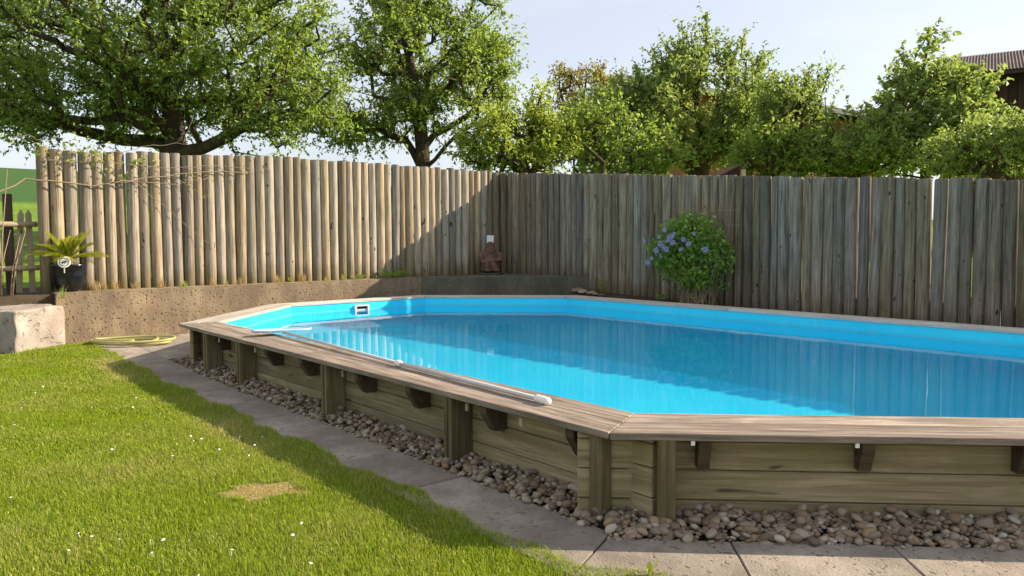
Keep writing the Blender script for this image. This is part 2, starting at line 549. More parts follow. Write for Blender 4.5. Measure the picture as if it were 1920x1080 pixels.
def mat_liner():
    nt = NT('blue_vinyl_liner')
    co = nt.n('TexCoord').outputs['Object']
    f = nt.noise(co, 0.9, 4, 0.6)
    f2 = nt.noise(co, 22, 3, 0.6)
    fold = nt.noise(nt.scaled(co, (1.2, 1.2, 0.35)), 3.4, 2, 0.5, 1.6)
    c = nt.mix(nt.ramp(f, 0.35, 0.65), (0.022, 0.66, 0.94), (0.035, 0.72, 0.96))
    c = nt.mix(nt.ramp(f2, 0.62, 0.75, 0, 0.22), c, (0.10, 0.46, 0.62))
    z = nt.n('SeparateXYZ', Vector=co).outputs[2]
    wob = nt.math('ADD', z, nt.math('MULTIPLY', nt.noise(co, 6, 3, 0.6), 0.03))
    scum = nt.math('MULTIPLY', nt.ramp(wob, 0.262, 0.272), nt.ramp(wob, 0.300, 0.280))
    c = nt.mix(nt.math('MULTIPLY', scum, 0.30), c, (0.20, 0.33, 0.36))
    streak = nt.noise(nt.scaled(co, (9, 9, 0.8)), 1.0, 3, 0.6)
    c = nt.mix(nt.ramp(streak, 0.56, 0.75, 0, 0.18), c, (0.30, 0.62, 0.72))
    h = nt.math('ADD', nt.math('MULTIPLY', f2, 0.12), fold)
    return nt.bsdf(c, 0.45, 0.3, h, 0.35, 0.03)


def mat_water():
    nt = NT('pool_water')
    co = nt.n('TexCoord').outputs['Object']
    n1 = nt.noise(nt.scaled(co, (1.0, 1.0, 1.0)), 2.6, 3, 0.5)
    n2 = nt.noise(nt.scaled(co, (1.0, 1.6, 1.0)), 11.0, 2, 0.5)
    bn = nt.n('Bump', Strength=0.20, Distance=0.007, Height=nt.math('ADD', n1, nt.math('MULTIPLY', n2, 0.12)))
    g = nt.n('BsdfGlass', Color=(0.93, 0.995, 1.0, 1), Roughness=0.0, IOR=1.333)
    nt.t.links.new(bn.outputs[0], g.inputs['Normal'])
    nt.t.links.new(g.outputs[0], nt.out.inputs[0])
    return nt.m


M['liner'] = mat_liner()
M['water'] = mat_water()


def mat_field():
    nt = NT('meadow')
    co = nt.n('TexCoord').outputs['Object']
    f = nt.noise(co, 0.35, 6, 0.65)
    f2 = nt.noise(nt.scaled(co, (1.2, 3.0, 1)), 1.2, 5, 0.65)
    c = nt.mix(nt.ramp(f, 0.35, 0.65), (0.12, 0.21, 0.018), (0.19, 0.29, 0.028))
    c = nt.mix(nt.ramp(f2, 0.35, 0.7, 0.5, 0.0), c, (0.045, 0.09, 0.012))
    x = nt.n('SeparateXYZ', Vector=co).outputs[0]
    far = nt.ramp(x, -34.0, -31.0, 1, 0)
    c = nt.mix(far, c, (0.045, 0.105, 0.022))
    return nt.bsdf(c, 0.9, 0.1, f2, 0.5, 0.05)


M['field'] = mat_field()

# ------------------------------------------------------------------ pool outline
S, L = 2.2736, 5.996
K = S / math.sqrt(2)
XR = 0.75
INNER = [(0, 0), (-L, 0), (-L - K, K), (-L - K, K + S), (-L, S + 2 * K), (XR, S + 2 * K), (K + XR, S + K), (K + XR, K + XR)]   # b a c d e f g h


def ring(off):
    n = len(INNER)
    out = []
    for i in range(n):
        p0, p1, p2 = (Vector((*INNER[(i + j) % n], 0)) for j in (-1, 0, 1))
        d1, d2 = (p1 - p0).normalized(), (p2 - p1).normalized()
        n1, n2 = Vector((d1.y, -d1.x, 0)), Vector((d2.y, -d2.x, 0))
        m = (n1 + n2).normalized()
        out.append(tuple((p1 - m * off / m.dot(n1))[:2]))
    return out


_t = ring(0.3)
if _t[0][1] > 0:                      # make sure a positive offset points outwards
    _r0 = ring
    ring = lambda off: _r0(-off)

# ------------------------------------------------------------------ ground
FENCE_X, FENCE_Y = -8.88, 6.58        # centre lines of the two palisades
WALL_X = -8.5


def terrain_z(x, y):
    d = max(0.0, -x - 9.4)
    z = 0.62 + 0.0962 * d - 0.0002 * max(0, d - 60) ** 2 * 0.3
    if y > 6.9:
        w = min(1.0, (y - 6.9) / 6.0)
        zr = 0.35 + 0.02 * max(0.0, y - 6.9)
        ww = max(0.0, min(1.0, (x + 16) / 8))
        z = z * (1 - ww) + zr * ww if True else z
    return z


def build_ground():
    xs = [-160, -140, -120, -100, -90, -80, -74, -70, -66, -60, -54, -48, -42, -36, -30, -26, -22, -19, -16, -14, -12, -10.5, -9.6, -8.9, -8.62, -8.58, -6, -3, 0, 4, 8, 14, 22, 40, 80, 150]
    ys = [-150, -80, -40, -25, -15, -10, -7, -5, -3, -2, -1.3, 0, 2, 4, 6.7, 8, 10, 13, 16, 20, 26, 34, 44, 60, 90, 150]
    V, F = [], []
    for x in xs:
        for y in ys:
            inside = x >= -8.6 and y <= 6.65
            V.append((x, y, -0.16 if inside else terrain_z(x, y)))
    ny = len(ys)
    for i in range(len(xs) - 1):
        for j in range(ny - 1):
            if xs[i] >= -8.6 and -8 < ys[j] + 0.1 and ys[j + 1] <= 6.8 and xs[i + 1] <= 8.1 and ys[j] >= -7.1:
                continue
            if xs[i + 1] <= -8.6 and xs[i + 1] > -8.8 and False:
                continue
            F.append((i * ny + j, (i + 1) * ny + j, (i + 1) * ny + j + 1, i * ny + j + 1))
    o = obj('field', mesh_np('field', V, F, M['field'], True))
    tag(o, kind='structure')
    # flat garden soil round the pool, with the pool's hole left open
    out = ring(0.1)
    ext = [(8, -7), (-8.6, -7), (-8.6, 1.0), (-8.6, 4.5), (-8.6, 6.7), (1.0, 6.7), (8, 6.7), (8, 2.0)]
    V = [(*p, -0.13) for p in out] + [(*p, -0.13) for p in ext]
    F = [(i, (i + 1) % 8, 8 + (i + 1) % 8, 8 + i) for i in range(8)]
    tag(obj('ground', mesh_np('ground', V, F, M['soil'])), kind='structure')


build_ground()

# lawn sheet: everything on the camera's side of the paving; the ground rises a little towards the wall
LAWN_Y, LAWN_K = -0.78, 1.17          # lawn is y < LAWN_Y and x - y > LAWN_K beyond the corner


def gz(x):
    return -0.06 + 0.06 * np.clip((-5.0 - x) / 3.0, 0, 1)


def in_lawn(x, y):
    return (y < LAWN_Y + 0.035 * np.sin(x * 5.1) + 0.02 * np.sin(x * 13.7 + 1)) & (x > -8.4) | (x - y > LAWN_K + 0.03 * np.sin((x + y) * 6)) & (x > 0.2)


bm = bmesh.new()
for pts in ([(-8.0, -7), (-8.0, LAWN_Y), (-8.56, -0.95), (-8.56, -7)], [(-5, -7), (-5, LAWN_Y), (-8.0, LAWN_Y), (-8.0, -7)],
            [(8, -7), (8, 2.2), (LAWN_K + 2.2, 2.2), (LAWN_K + LAWN_Y, LAWN_Y), (-5, LAWN_Y), (-5, -7)]):
    bm.faces.new([bm.verts.new((p[0], p[1], float(gz(p[0])) - 0.014)) for p in pts])
bmesh.ops.triangulate(bm, faces=list(bm.faces))
lawn = obj('lawn', bm_mesh('lawn', bm, M['turf']))
for p in lawn.data.polygons:
    if p.normal.z < 0:
        p.flip()
tag(lawn, kind='structure')

# ------------------------------------------------------------------ paving
paving = tag(empty('paving', (0, 0, 0)), kind='structure')


def slab_obj(pts, z=0.0):
    c = np.mean(np.array(pts), axis=0)
    dz = [random.uniform(-0.004, 0.004) for _ in pts]
    g = 0.004
    P = []
    for p in pts:
        d = np.array(p) - c
        d = d * (1 - g / max(0.05, np.linalg.norm(d)))
        P.append(d)
    bm = prism_bm(P, -0.07, 0, zf=lambda i: dz[i] + float(gz(pts[i][0]) - gz(c[0])))
    me = bm_mesh('slab', bm, M['slab'], bevel=0.004)
    return obj('slab', me, paving, (c[0], c[1], float(gz(c[0]))))


g_out = -0.395
g_in = -0.86
x_j = [-6.5, -5.83, -5.13, -4.44, -3.75, -3.06, -2.365, -1.65, -0.94, -0.287, 0.1]
for i in range(len(x_j) - 1):
    x0, x1 = x_j[i], x_j[i + 1]
    if i == len(x_j) - 2:
        slab_obj([(x0, g_in), (0.395, g_in), (0.212, -0.435), (0.19, g_out), (x0, g_out)])
    else:
        slab_obj([(x0, g_in), (x1, g_in), (x1, g_out), (x0, g_out)])
fk0, fk1 = 0.69, 1.24
sj = [-0.16, 0.39, 1.09, 1.79, 2.49, 3.19]
r2 = math.sqrt(0.5)


def fk(s, k):                          # s along the front side, k = x - y
    return (s * r2 + k / 2, s * r2 - k / 2)


for i in range(len(sj) - 1):
    a0 = sj[i] if i else -0.155
    if i == 0:
        slab_obj([(0.218, -0.44), (0.40, -0.865), fk(sj[1], fk1), fk(sj[1], fk0)])
    else:
        slab_obj([fk(a0, fk0), fk(a0, fk1), fk(sj[i + 1], fk1), fk(sj[i + 1], fk0)])
# far corner between the pool and the wall
xs_ = [-8.55, -7.87, -7.18, -6.5]
ys_ = [-0.98, -0.395, 0.30, 1.0, 1.7, 2.4]
for i in range(3):
    for j in range(5):
        x0, x1, y0, y1 = xs_[i], xs_[i + 1], ys_[j], ys_[j + 1]
        quad = [(x0, y0), (x1, y0), (x1, y1), (x0, y1)]
        if y1 > -0.3:                  # cut along the pool's slanting side
            cut = []
            for q in range(4):
                p, r = quad[q], quad[(q + 1) % 4]
                dp, dr = p[0] + p[1] + 6.42, r[0] + r[1] + 6.42
                if dp <= 0:
                    cut.append(p)
                if dp * dr < 0:
                    t = dp / (dp - dr)
                    cut.append((p[0] + t * (r[0] - p[0]), p[1] + t * (r[1] - p[1])))
            quad = cut
        if len(quad) >= 3:
            slab_obj(quad)

# ------------------------------------------------------------------ gravel bed with pebbles
gbed_bm = bmesh.new()
gp = [(-6.48, -0.395), (0.2, -0.43), fk(2.3, fk0), fk(2.3, 0.25), (0.12, -0.14), (-6.15, -0.14)]
gbed_bm.faces.new([gbed_bm.verts.new((p[0], p[1], -0.085)) for p in gp])
gravel = tag(obj('gravel_bed', bm_mesh('gravel_bed', gbed_bm, M['soil'])), kind='structure')
for p in gravel.data.polygons:
    if p.normal.z < 0:
        p.flip()


def mat_pebble():
    nt = NT('river_pebble')
    oi = nt.n('ObjectInfo').outputs['Random']
    isl = nt.n('NewGeometry').outputs['Random Per Island']
    r = nt.math('FRACT', nt.math('ADD', nt.math('MULTIPLY', oi, 3.7), isl))
    nd = nt.n('ValToRGB')
    el = nd.color_ramp.elements
    cols = [(0.0, (0.29, 0.225, 0.155)), (0.18, (0.17, 0.13, 0.095)), (0.36, (0.36, 0.30, 0.22)), (0.5, (0.25, 0.16, 0.095)), (0.64, (0.13, 0.098, 0.07)), (0.78, (0.32, 0.235, 0.15)), (0.9, (0.48, 0.43, 0.36)), (1.0, (0.30, 0.18, 0.08))]
    el[0].position, el[0].color = cols[0][0], (*cols[0][1], 1)
    el[1].position, el[1].color = cols[-1][0], (*cols[-1][1], 1)
    for p_, c_ in cols[1:-1]:
        e = el.new(p_)
        e.color = (*c_, 1)
    nt.t.links.new(r, nd.inputs[0])
    co = nt.n('TexCoord').outputs['Object']
    f = nt.noise(co, 55, 4, 0.6)
    c = nt.mix(nt.ramp(f, 0.4, 0.7, 0, 0.4), nd.outputs[0], (0.12, 0.095, 0.07))
    return nt.bsdf(c, 0.7, 0.25, f, 0.2, 0.003)


M['pebble'] = mat_pebble()


def pebble_variant(seed):
    bm = bmesh.new()
    bmesh.ops.create_icosphere(bm, subdivisions=2, radius=1.0)
    off = Vector((seed * 3.1, seed * 1.7, seed * 5.3))
    for v in bm.verts:
        n = noise.noise(v.co * 0.9 + off) * 0.28 + noise.noise(v.co * 2.0 + off) * 0.08
        v.co *= 1 + n
    bmesh.ops.delete(bm, geom=[], context='VERTS')
    return bm


peb_me = []
for k in range(8):
    b_ = bmesh.new()
    bmesh.ops.create_icosphere(b_, subdivisions=1 if k > 7 else 2, radius=1.0)
    off = Vector((k * 3.1 + 1, k * 1.7, k * 5.3))
    for v in b_.verts:
        v.co *= 1 + noise.noise(v.co * 0.9 + off) * 0.30 + noise.noise(v.co * 2.0 + off) * 0.08
    peb_me.append(bm_mesh('pebble', b_, M['pebble'], True))


def peb_spots():
    sp = []
    rs = random.Random(3)
    for _ in range(3000):
        x = rs.uniform(-6.4, 0.1)
        w = rs.random()
        y = -0.19 - 0.22 * w + rs.gauss(0, 0.014)
        sp.append((x, y))
    for _ in range(1800):
        s = rs.uniform(-0.16, 2.3)
        k = rs.uniform(0.33, 0.71) + rs.gauss(0, 0.012)
        sp.append(fk(s, k))
    out = []
    for x, y in sp:
        r = min(0.028, max(0.009, rs.lognormvariate(math.log(0.0155), 0.36)))
        out.append((x, y, r))
    return out


spots = peb_spots()
spots = [s for s in spots if not (s[1] > s[0] - 0.30 and s[0] > 0.05) and not (s[0] < 0.1 and s[1] > -0.19)]
spots.sort(key=lambda s: math.hypot(s[0] - CAM[0], s[1] - CAM[1]) / s[2])
rest = Bag()
pr = random.Random(5)
small_V = np.array([v.co[:] for v in peb_me[0].vertices])
low = bmesh.new()
bmesh.ops.create_icosphere(low, subdivisions=1, radius=1.0)
lowV = np.array([v.co[:] for v in low.verts])
lowF = [tuple(v.index for v in f.verts) for f in low.faces]
low.free()
for i, (x, y, r) in enumerate(spots):
    layer = pr.choice((0.0, 0.0, 0.6, 1.1))
    z = -0.07 + r * (0.35 + layer)
    # heaped a little against the planks
    near_wall = max(0.0, 1 - (-(y) - 0.18) / 0.24) if x < 0.1 else max(0.0, 1 - (x - y - 0.32) / 0.38)
    z += 0.045 * near_wall
    e = (pr.uniform(-0.5, 0.5), pr.uniform(-0.5, 0.5), pr.uniform(0, 6.28))
    s3 = (r * pr.uniform(1.0, 1.5), r * pr.uniform(0.85, 1.15), r * pr.uniform(0.5, 0.85))
    if i < 300:
        obj('pebble', peb_me[pr.randrange(8)], gravel, (x, y, z), e, s3)
    else:
        from mathutils import Euler
        mt = np.array(Euler(e).to_matrix())
        jit = 1 + 0.14 * RNG.standard_normal((len(lowV), 1))
        rest.add((lowV * jit * np.array(s3)) @ mt.T + np.array((x, y, z)), lowF)
tag(obj('pebbles', rest.mesh('pebbles', M['pebble'], True), gravel), kind='stuff')

# ------------------------------------------------------------------ swimming pool
pool = tag(empty('swimming_pool', (-2.2, 2.74, 0)), 'octagonal timber-clad swimming pool with a blue liner and wooden coping', 'swimming pool')
PO = Vector(pool.location)


def padd(name, me, loc=(0, 0, 0), rot=None, parent=None):
    """part of the pool given in world coordinates"""
    p = parent or pool
    o = obj(name, me, p)
    base = PO if p is pool else PO + Vector(p.location)
    o.location = Vector(loc) - base
    if rot:
        o.rotation_euler = rot
    return o


Z_TOP, Z_WATER, Z_FLOOR = 0.405, 0.252, -1.2
r_top, r_mid, r_low = ring(0.0), ring(-0.006), ring(-0.010)
V, F = [], []
for rg, z in ((r_top, Z_TOP - 0.035), (r_mid, 0.295), (r_low, 0.10), (r_low, Z_FLOOR)):
    V += [(p[0], p[1], z) for p in rg]
for k in range(3):
    for i in range(8):
        j = (i + 1) % 8
        F.append((k * 8 + j, k * 8 + i, (k + 1) * 8 + i, (k + 1) * 8 + j))
F.append(tuple(range(24, 32)))
lb = bmesh.new()
lv = [lb.verts.new(v) for v in V]
for f in F:
    lb.faces.new([lv[i] for i in f])
me = bm_mesh('liner', lb, M['liner'])
liner = padd('liner', me)
liner.cycles.is_caustics_receiver = True

# water: one sheet with the liner's outline
rw = ring(-0.0069)
n_w = 8
wv = [(p[0], p[1], Z_WATER) for p in rw]
wf = [tuple(range(8))]
wme = mesh_np('water', wv, wf, M['water'])
if wme.polygons[0].normal.z < 0:
    wme = mesh_np('water', wv, [tuple(reversed(range(8)))], M['water'])
water = tag(obj('water', wme), kind='structure')
for p in wme.polygons:
    p.use_smooth = True
water.cycles.is_caustics_caster = True

# coping boards, mitred at the eight corners
W0, WM, W1 = -0.012, 0.175, 0.364


def ring_at(off, i):
    return Vector((*ring(off)[i], 0))


def coping(i, a, b, mats):
    """side i between fractions a and b of its length"""
    j = (i + 1) % 8
    d = (Vector((*INNER[j], 0)) - Vector((*INNER[i], 0))).normalized()
    ang = math.atan2(d.y, d.x)
    for (o0, o1), m in zip(((W0, WM - 0.004), (WM + 0.004, W1)), mats):
        pts = []
        for off, fr in ((o0, a), (o0, b), (o1, b), (o1, a)):
            p, q = ring_at(off, i), ring_at(off, j)
            e0, e1 = (0.004, 0.004)
            ln = (q - p).length
            fr2 = fr + (e0 / ln if fr == a else -e1 / ln)
            pts.append((p.lerp(q, fr2), Z_TOP - 0.025 * max(0.0, off)))
        c = sum((p for p, _ in pts), Vector()) / 4
        c.z = Z_TOP - 0.04
        bm = bmesh.new()
        rot = Matrix.Rotation(-ang, 3, 'Z')
        lo = [bm.verts.new(rot @ (Vector((p.x, p.y, z - 0.034)) - c)) for p, z in pts]
        hi = [bm.verts.new(rot @ (Vector((p.x, p.y, z)) - c)) for p, z in pts]
        bm.faces.new(hi)
        bm.faces.new(list(reversed(lo)))
        for k in range(4):
            k2 = (k + 1) % 4
            bm.faces.new((lo[k], lo[k2], hi[k2], hi[k]))
        me = bm_mesh('coping_board', bm, M[m], bevel=0.003)
        padd('coping_board', me, c, (0, 0, ang))


RB, BR, PA = 'coping_rib', 'coping_brown', 'coping_pale'
coping(0, 0.0, 0.535, (RB, BR))
coping(0, 0.535, 1.0, (BR, BR))
coping(1, 0, 1, (PA, PA))
coping(2, 0, 1, (PA, PA))
coping(3, 0, 1, (PA, PA))
coping(4, 0, 0.44, (PA, PA))
coping(4, 0.44, 1, (PA, PA))
coping(5, 0, 1, (PA, PA))
coping(6, 0, 1, (PA, PA))
coping(7, 0, 1, (BR, BR))

# planks of the walls (courses overlap past the corner like a log cabin)
WO = 0.185
COURSES = [(-0.11, 0.034), (0.038, 0.182), (0.186, 0.328), (0.332, 0.362)]


def plank_wall(i, ext0, ext1, cuts, courses=COURSES, shift=0.0):
    j = (i + 1) % 8
    off = WO if i != 7 else 0.235
    p, q = ring_at(off, i), ring_at(off, j)
    d = (q - p).normalized()
    ang = math.atan2(d.y, d.x)
    nrm = Vector((d.y, -d.x, 0))
    if (Vector((-2.2, 2.74, 0)) - p).dot(nrm) > 0:
        nrm = -nrm
    ln = (q - p).length
    edges = [-ext0] + [c * ln for c in cuts] + [ln + ext1]
    sgn = 1 if Vector((-d.y, d.x, 0)).dot(nrm) > 0 else -1
    for k in range(len(edges) - 1):
        a, b = edges[k] + 0.002, edges[k + 1] - 0.002
        for z0, z1 in courses:
            bm = box_bm(-(b - a) / 2, (b - a) / 2, min(0, -0.04 * sgn), max(0, -0.04 * sgn), z0 - (z0 + z1) / 2, z1 - (z0 + z1) / 2)
            me = bm_mesh('plank', bm, M['plank'], bevel=0.006)
            jit = random.uniform(-0.003, 0.003)
            padd('plank', me, p + d * ((a + b) / 2) + nrm * jit + Vector((0, 0, (z0 + z1) / 2)), (0, 0, ang))


C2 = [(z0 + 0.07, z1 + 0.07) for z0, z1 in COURSES[:3]]
plank_wall(0, 0.19, 0.22, (0.235, 0.49, 0.77), courses=[(-0.11, 0.066), (0.07, 0.212), (0.216, 0.33), (0.334, 0.362)])
plank_wall(7, 0.22, 0.20, ())
for i in (1, 2, 3, 4, 5, 6):
    plank_wall(i, 0.2, 0.2, (0.5,) if i == 4 else ())


def post_box(cx, cy, wx, wy, z0=-0.1, z1=0.362, groove=True):
    bm = box_bm(-wx / 2, wx / 2, -wy / 2, wy / 2, z0, z1)
    if groove:
        box_bm(-wx / 2 + 0.006, wx / 2 - 0.03, -wy / 2 - 0.012, -wy / 2 - 0.0005, z0, z1 - 0.01, bm)
    me = bm_mesh('post', bm, M['plank_v'], bevel=0.003)
    return padd('post', me, (cx, cy, 0))


for x in (-5.36, -4.47, -2.75, -1.15):
    post_box(x, -0.270, 0.065, 0.165)
# the end posts that cap the crossing planks at the near corner
pc = post_box(0.045, -0.305, 0.075, 0.075, groove=False)
pc = post_box(0.315, -0.145, 0.085, 0.075, groove=False)
pc.rotation_euler = (0, 0, R(45))
for x, y in ((-6.13, -0.19), (-6.2, 0.05), (-7.9, 1.5)):
    post_box(x, y, 0.09, 0.09, groove=False)


def bracket(x, y, ang, deep=0.16, tall=0.155):
    """timber gusset under the coping: deep along local -Y, thickness along X"""
    t = 0.03
    prof = [(0, 0.36), (-deep, 0.36), (-deep, 0.315), (-deep * 0.55, 0.36 - tall), (0, 0.36 - tall)]
    bm = bmesh.new()
    a = [bm.verts.new((-t, p[0], p[1])) for p in prof]
    b = [bm.verts.new((t, p[0], p[1])) for p in prof]
    bm.faces.new(a)
    bm.faces.new(list(reversed(b)))
    for k in range(5):
        k2 = (k + 1) % 5
        bm.faces.new((a[k], b[k], b[k2], a[k2]))
    me = bm_mesh('bracket', bm, M['bracket'], bevel=0.003)
    return padd('bracket', me, (x, y, 0), (0, 0, ang))


for x in (-5.12, -3.86, -3.18, -2.28, -1.60, -0.82, -0.13):
    bracket(x, -0.186, 0.0)
f_off = 0.236 * math.sqrt(2)
for s in (0.30, 1.045, 1.76):
    x, y = fk(s, f_off)
    bracket(x, y, R(45), 0.10, 0.15)
for s in (0.24, 0.985):
    x, y = fk(s, 0.50)
    bm = box_bm(-0.009, 0.009, -0.005, 0.005, -0.012, 0.012)
    padd('clip', bm_mesh('clip', bm, M['white']), (x, y, 0.352), (0, 0, R(45)))
for x in (-5.0, -4.1, -2.48, -0.98, -0.5):
    bm = box_bm(-0.012, 0.012, -0.006, 0.006, -0.022, 0.022)
    padd('clip', bm_mesh('clip', bm, M['picket']), (x, -0.335, 0.325))

# skimmer in the far left wall: white frame, dark mouth, hinged flap
sk_x = INNER[2][0] + 0.016
b_ = Bag()
for y0, y1, z0, z1 in ((-0.120, 0.120, 0.042, 0.062), (-0.120, 0.120, -0.062, -0.042), (-0.120, -0.095, -0.0419, 0.0419), (0.095, 0.120, -0.0419, 0.0419)):
    b_.box((0.012, (y0 + y1) / 2, (z0 + z1) / 2), (0.03, y1 - y0, z1 - z0))
skim = padd('skimmer', b_.mesh('skimmer', M['white']), (sk_x, 2.72, 0.272))
b_ = Bag()
b_.box((-0.004, 0, 0.0), (0.004, 0.188, 0.082))
obj('mouth', b_.mesh('mouth', M['black']), skim)
b_ = Bag()
b_.box((0.005, 0.0, -0.02), (0.008, 0.180, 0.038))
obj('flap', b_.mesh('flap', M['pole']), skim)

# ------------------------------------------------------------------ retaining wall in the far left corner
WALL_Z = 0.655
wall = tag(empty('concrete_wall', (WALL_X, 1.5, 0)), 'low brown concrete retaining wall under the log fences, cut across the corner', 'wall')


def wall_part(name, pts, z0, z1, mat, cuts=6, amp=0.012):
    c = np.mean(np.array(pts), axis=0)
    bm = prism_bm([(p[0] - c[0], p[1] - c[1]) for p in pts], z0, z1)
    bmesh.ops.subdivide_edges(bm, edges=[e for e in bm.edges if e.calc_length() > 0.25], cuts=cuts, use_grid_fill=True)
    for v in bm.verts:
        w = Vector((v.co.x + c[0], v.co.y + c[1], v.co.z))
        v.co += Vector((noise.noise(w * 1.7), noise.noise(w * 1.7 + Vector((9, 3, 1))), 0.7 * noise.noise(w * 2.1 + Vector((5, 5, 5))))) * amp
    o = obj(name, bm_mesh(name, bm, mat), wall)
    o.location = Vector((c[0], c[1], 0)) - Vector(wall.location)
    return o


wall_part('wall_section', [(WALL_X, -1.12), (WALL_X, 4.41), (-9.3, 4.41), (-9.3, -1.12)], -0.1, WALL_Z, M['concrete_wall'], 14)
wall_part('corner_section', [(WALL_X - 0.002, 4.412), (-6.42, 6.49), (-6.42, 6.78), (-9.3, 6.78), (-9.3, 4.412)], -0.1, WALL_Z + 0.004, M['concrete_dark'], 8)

# soil strip between the pool and the right fence, falling with the slope
V, F = [], []
sx = np.linspace(-6.5, 5.0, 24)
for x in sx:
    zb = 0.42 - 0.032 * (x + 6.5)
    for y, dz in ((5.80, -0.05), (6.05, -0.015), (6.35, 0.0), (6.8, 0.02)):
        V.append((x, y, zb + dz + 0.02 * noise.noise(Vector((x * 2, y * 2, 0)))))
for i in range(len(sx) - 1):
    for j in range(3):
        F.append((i * 4 + j, (i + 1) * 4 + j, (i + 1) * 4 + j + 1, i * 4 + j + 1))
tag(obj('soil_bed', mesh_np('soil_bed', V, F, M['soil'], True)), kind='structure')

V, F = [], []
for i, x in enumerate((-8.565, -8.6, -8.9, -9.3, -9.8)):
    for j in range(12):
        y = -1.05 - 0.22 * j
        V.append((x, y, -0.15 if i == 0 else terrain_z(x, y) + 0.012 + 0.015 * noise.noise(Vector((x * 5, y * 5, 1)))))
for i in range(4):
    for j in range(11):
        F.append((i * 12 + j, i * 12 + j + 1, (i + 1) * 12 + j + 1, (i + 1) * 12 + j))
me = mesh_np('soil_bank', V, F, M['soil'], True)
tag(obj('soil_bank', me), kind='structure')

# ------------------------------------------------------------------ log fences
def log_mesh(seed, mat):
    rs = random.Random(seed)
    sides, rows = 12, 9
    V, F = [], []
    ph = rs.uniform(0, 6.28)
    fl = rs.uniform(0.0, 0.05)
    bow = rs.uniform(-0.05, 0.05)
    tap = rs.uniform(-0.03, 0.03)
    for i in range(rows):
        t = i / (rows - 1)
        t2 = min(t, 1.0)
        for k in range(sides):
            a = 2 * math.pi * k / sides
            r = 1 - tap * t + 0.05 * noise.noise(Vector((math.cos(a) * 1.2 + seed * 3, math.sin(a) * 1.2, t * 3)))
            r *= 1 - fl * max(0, math.cos(a - ph))
            if i == rows - 1:
                r *= 0.90
            zz = t if i < rows - 1 else 1.0
            if i == rows - 2:
                zz = 0.988
            V.append((r * math.cos(a) + bow * math.sin(math.pi * t), r * math.sin(a) + bow * 0.8 * math.sin(math.pi * t), zz))
    for i in range(rows - 1):
        for k in range(sides):
            k2 = (k + 1) % sides
            F.append((i * sides + k, i * sides + k2, (i + 1) * sides + k2, (i + 1) * sides + k))
    F.append(tuple(range((rows - 1) * sides, rows * sides)))
    me = mesh_np('log', V, F, mat)
    for p in me.polygons:
        p.use_smooth = len(p.vertices) == 4
    return me


warm = [log_mesh(10 + k, M['log_warm']) for k in range(10)]
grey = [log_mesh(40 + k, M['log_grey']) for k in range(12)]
fl_ = tag(empty('log_fence', (FENCE_X, 2.6, WALL_Z)), 'sunlit palisade of upright round logs standing on the concrete wall', 'log fence', 'log palisade fences')
rs = random.Random(21)
edges_l = [-1.229, -1.091, -0.925, -0.768, -0.608, -0.458, -0.319, -0.178, -0.034, 0.112, 0.276, 0.413, 0.552, 0.71, 0.848, 1.017, 1.167, 1.319, 1.474, 1.639]
while edges_l[-1] < 6.5:
    edges_l.append(edges_l[-1] + rs.uniform(0.138, 0.168))
lean = lambda: rs.gauss(0, 0.005)
for k in range(len(edges_l) - 1):
    y0, y1 = edges_l[k], edges_l[k + 1]
    w = (y1 - y0) * (0.515 if rs.random() < 0.8 else 0.49)
    zt = 2.49 + 0.125 * min(1, (y0 + 1.2) / 3.2) + rs.gauss(0, 0.010) + (0.045 if k == 0 else 0)
    me = rs.choice(warm)
    rr = w * 1.0
    obj('log', me, fl_, (rs.gauss(0, 0.006), (y0 + y1) / 2 - 2.6, -0.06), (lean(), lean(), rs.uniform(0, 6.28)), (rr, rr, zt - WALL_Z + 0.06))

fr_ = tag(empty('log_fence', (-4.0, FENCE_Y, 0.3)), 'shaded grey palisade of upright logs with light slits, behind the pool', 'log fence', 'log palisade fences')
near = [-2.954, -2.787, -2.614, -2.473, -2.317, -2.178, -2.025, -1.86, -1.729, -1.586, -1.426, -1.3, -1.166, -0.999, -0.846, -0.691, -0.567, -0.408, -0.262, -0.111]
edges_r = [-8.98]
while edges_r[-1] < near[0] - 0.20:
    edges_r.append(edges_r[-1] + rs.uniform(0.125, 0.165))
edges_r += near
while edges_r[-1] < 6.0:
    edges_r.append(edges_r[-1] + rs.uniform(0.14, 0.17))
for k in range(len(edges_r) - 1):
    x0, x1 = edges_r[k], edges_r[k + 1]
    xm = (x0 + x1) / 2
    base = WALL_Z if xm < -6.5 else 0.42 - 0.032 * (xm + 6.5)
    zt = 2.615 - 0.0775 * (xm + 8.9) + 0.0012 * max(0, xm + 1) ** 2 + rs.gauss(0, 0.006)
    rr = (x1 - x0) * 0.5 + rs.choice((-0.001, 0.0, 0.002, 0.003))
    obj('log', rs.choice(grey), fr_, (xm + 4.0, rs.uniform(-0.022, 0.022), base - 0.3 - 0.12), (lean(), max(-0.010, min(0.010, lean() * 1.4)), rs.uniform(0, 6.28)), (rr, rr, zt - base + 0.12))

# ------------------------------------------------------------------ picket fence at the far left
pf = tag(empty('picket_fence', (-9.03, -1.56, 0.66)), 'low weathered picket fence with two rails beside the end log', 'picket fence')


def pf_part(name, bm, mat, loc, bevel=0.004):
    return obj(name, bm_mesh(name, bm, mat, bevel=bevel), pf, loc)


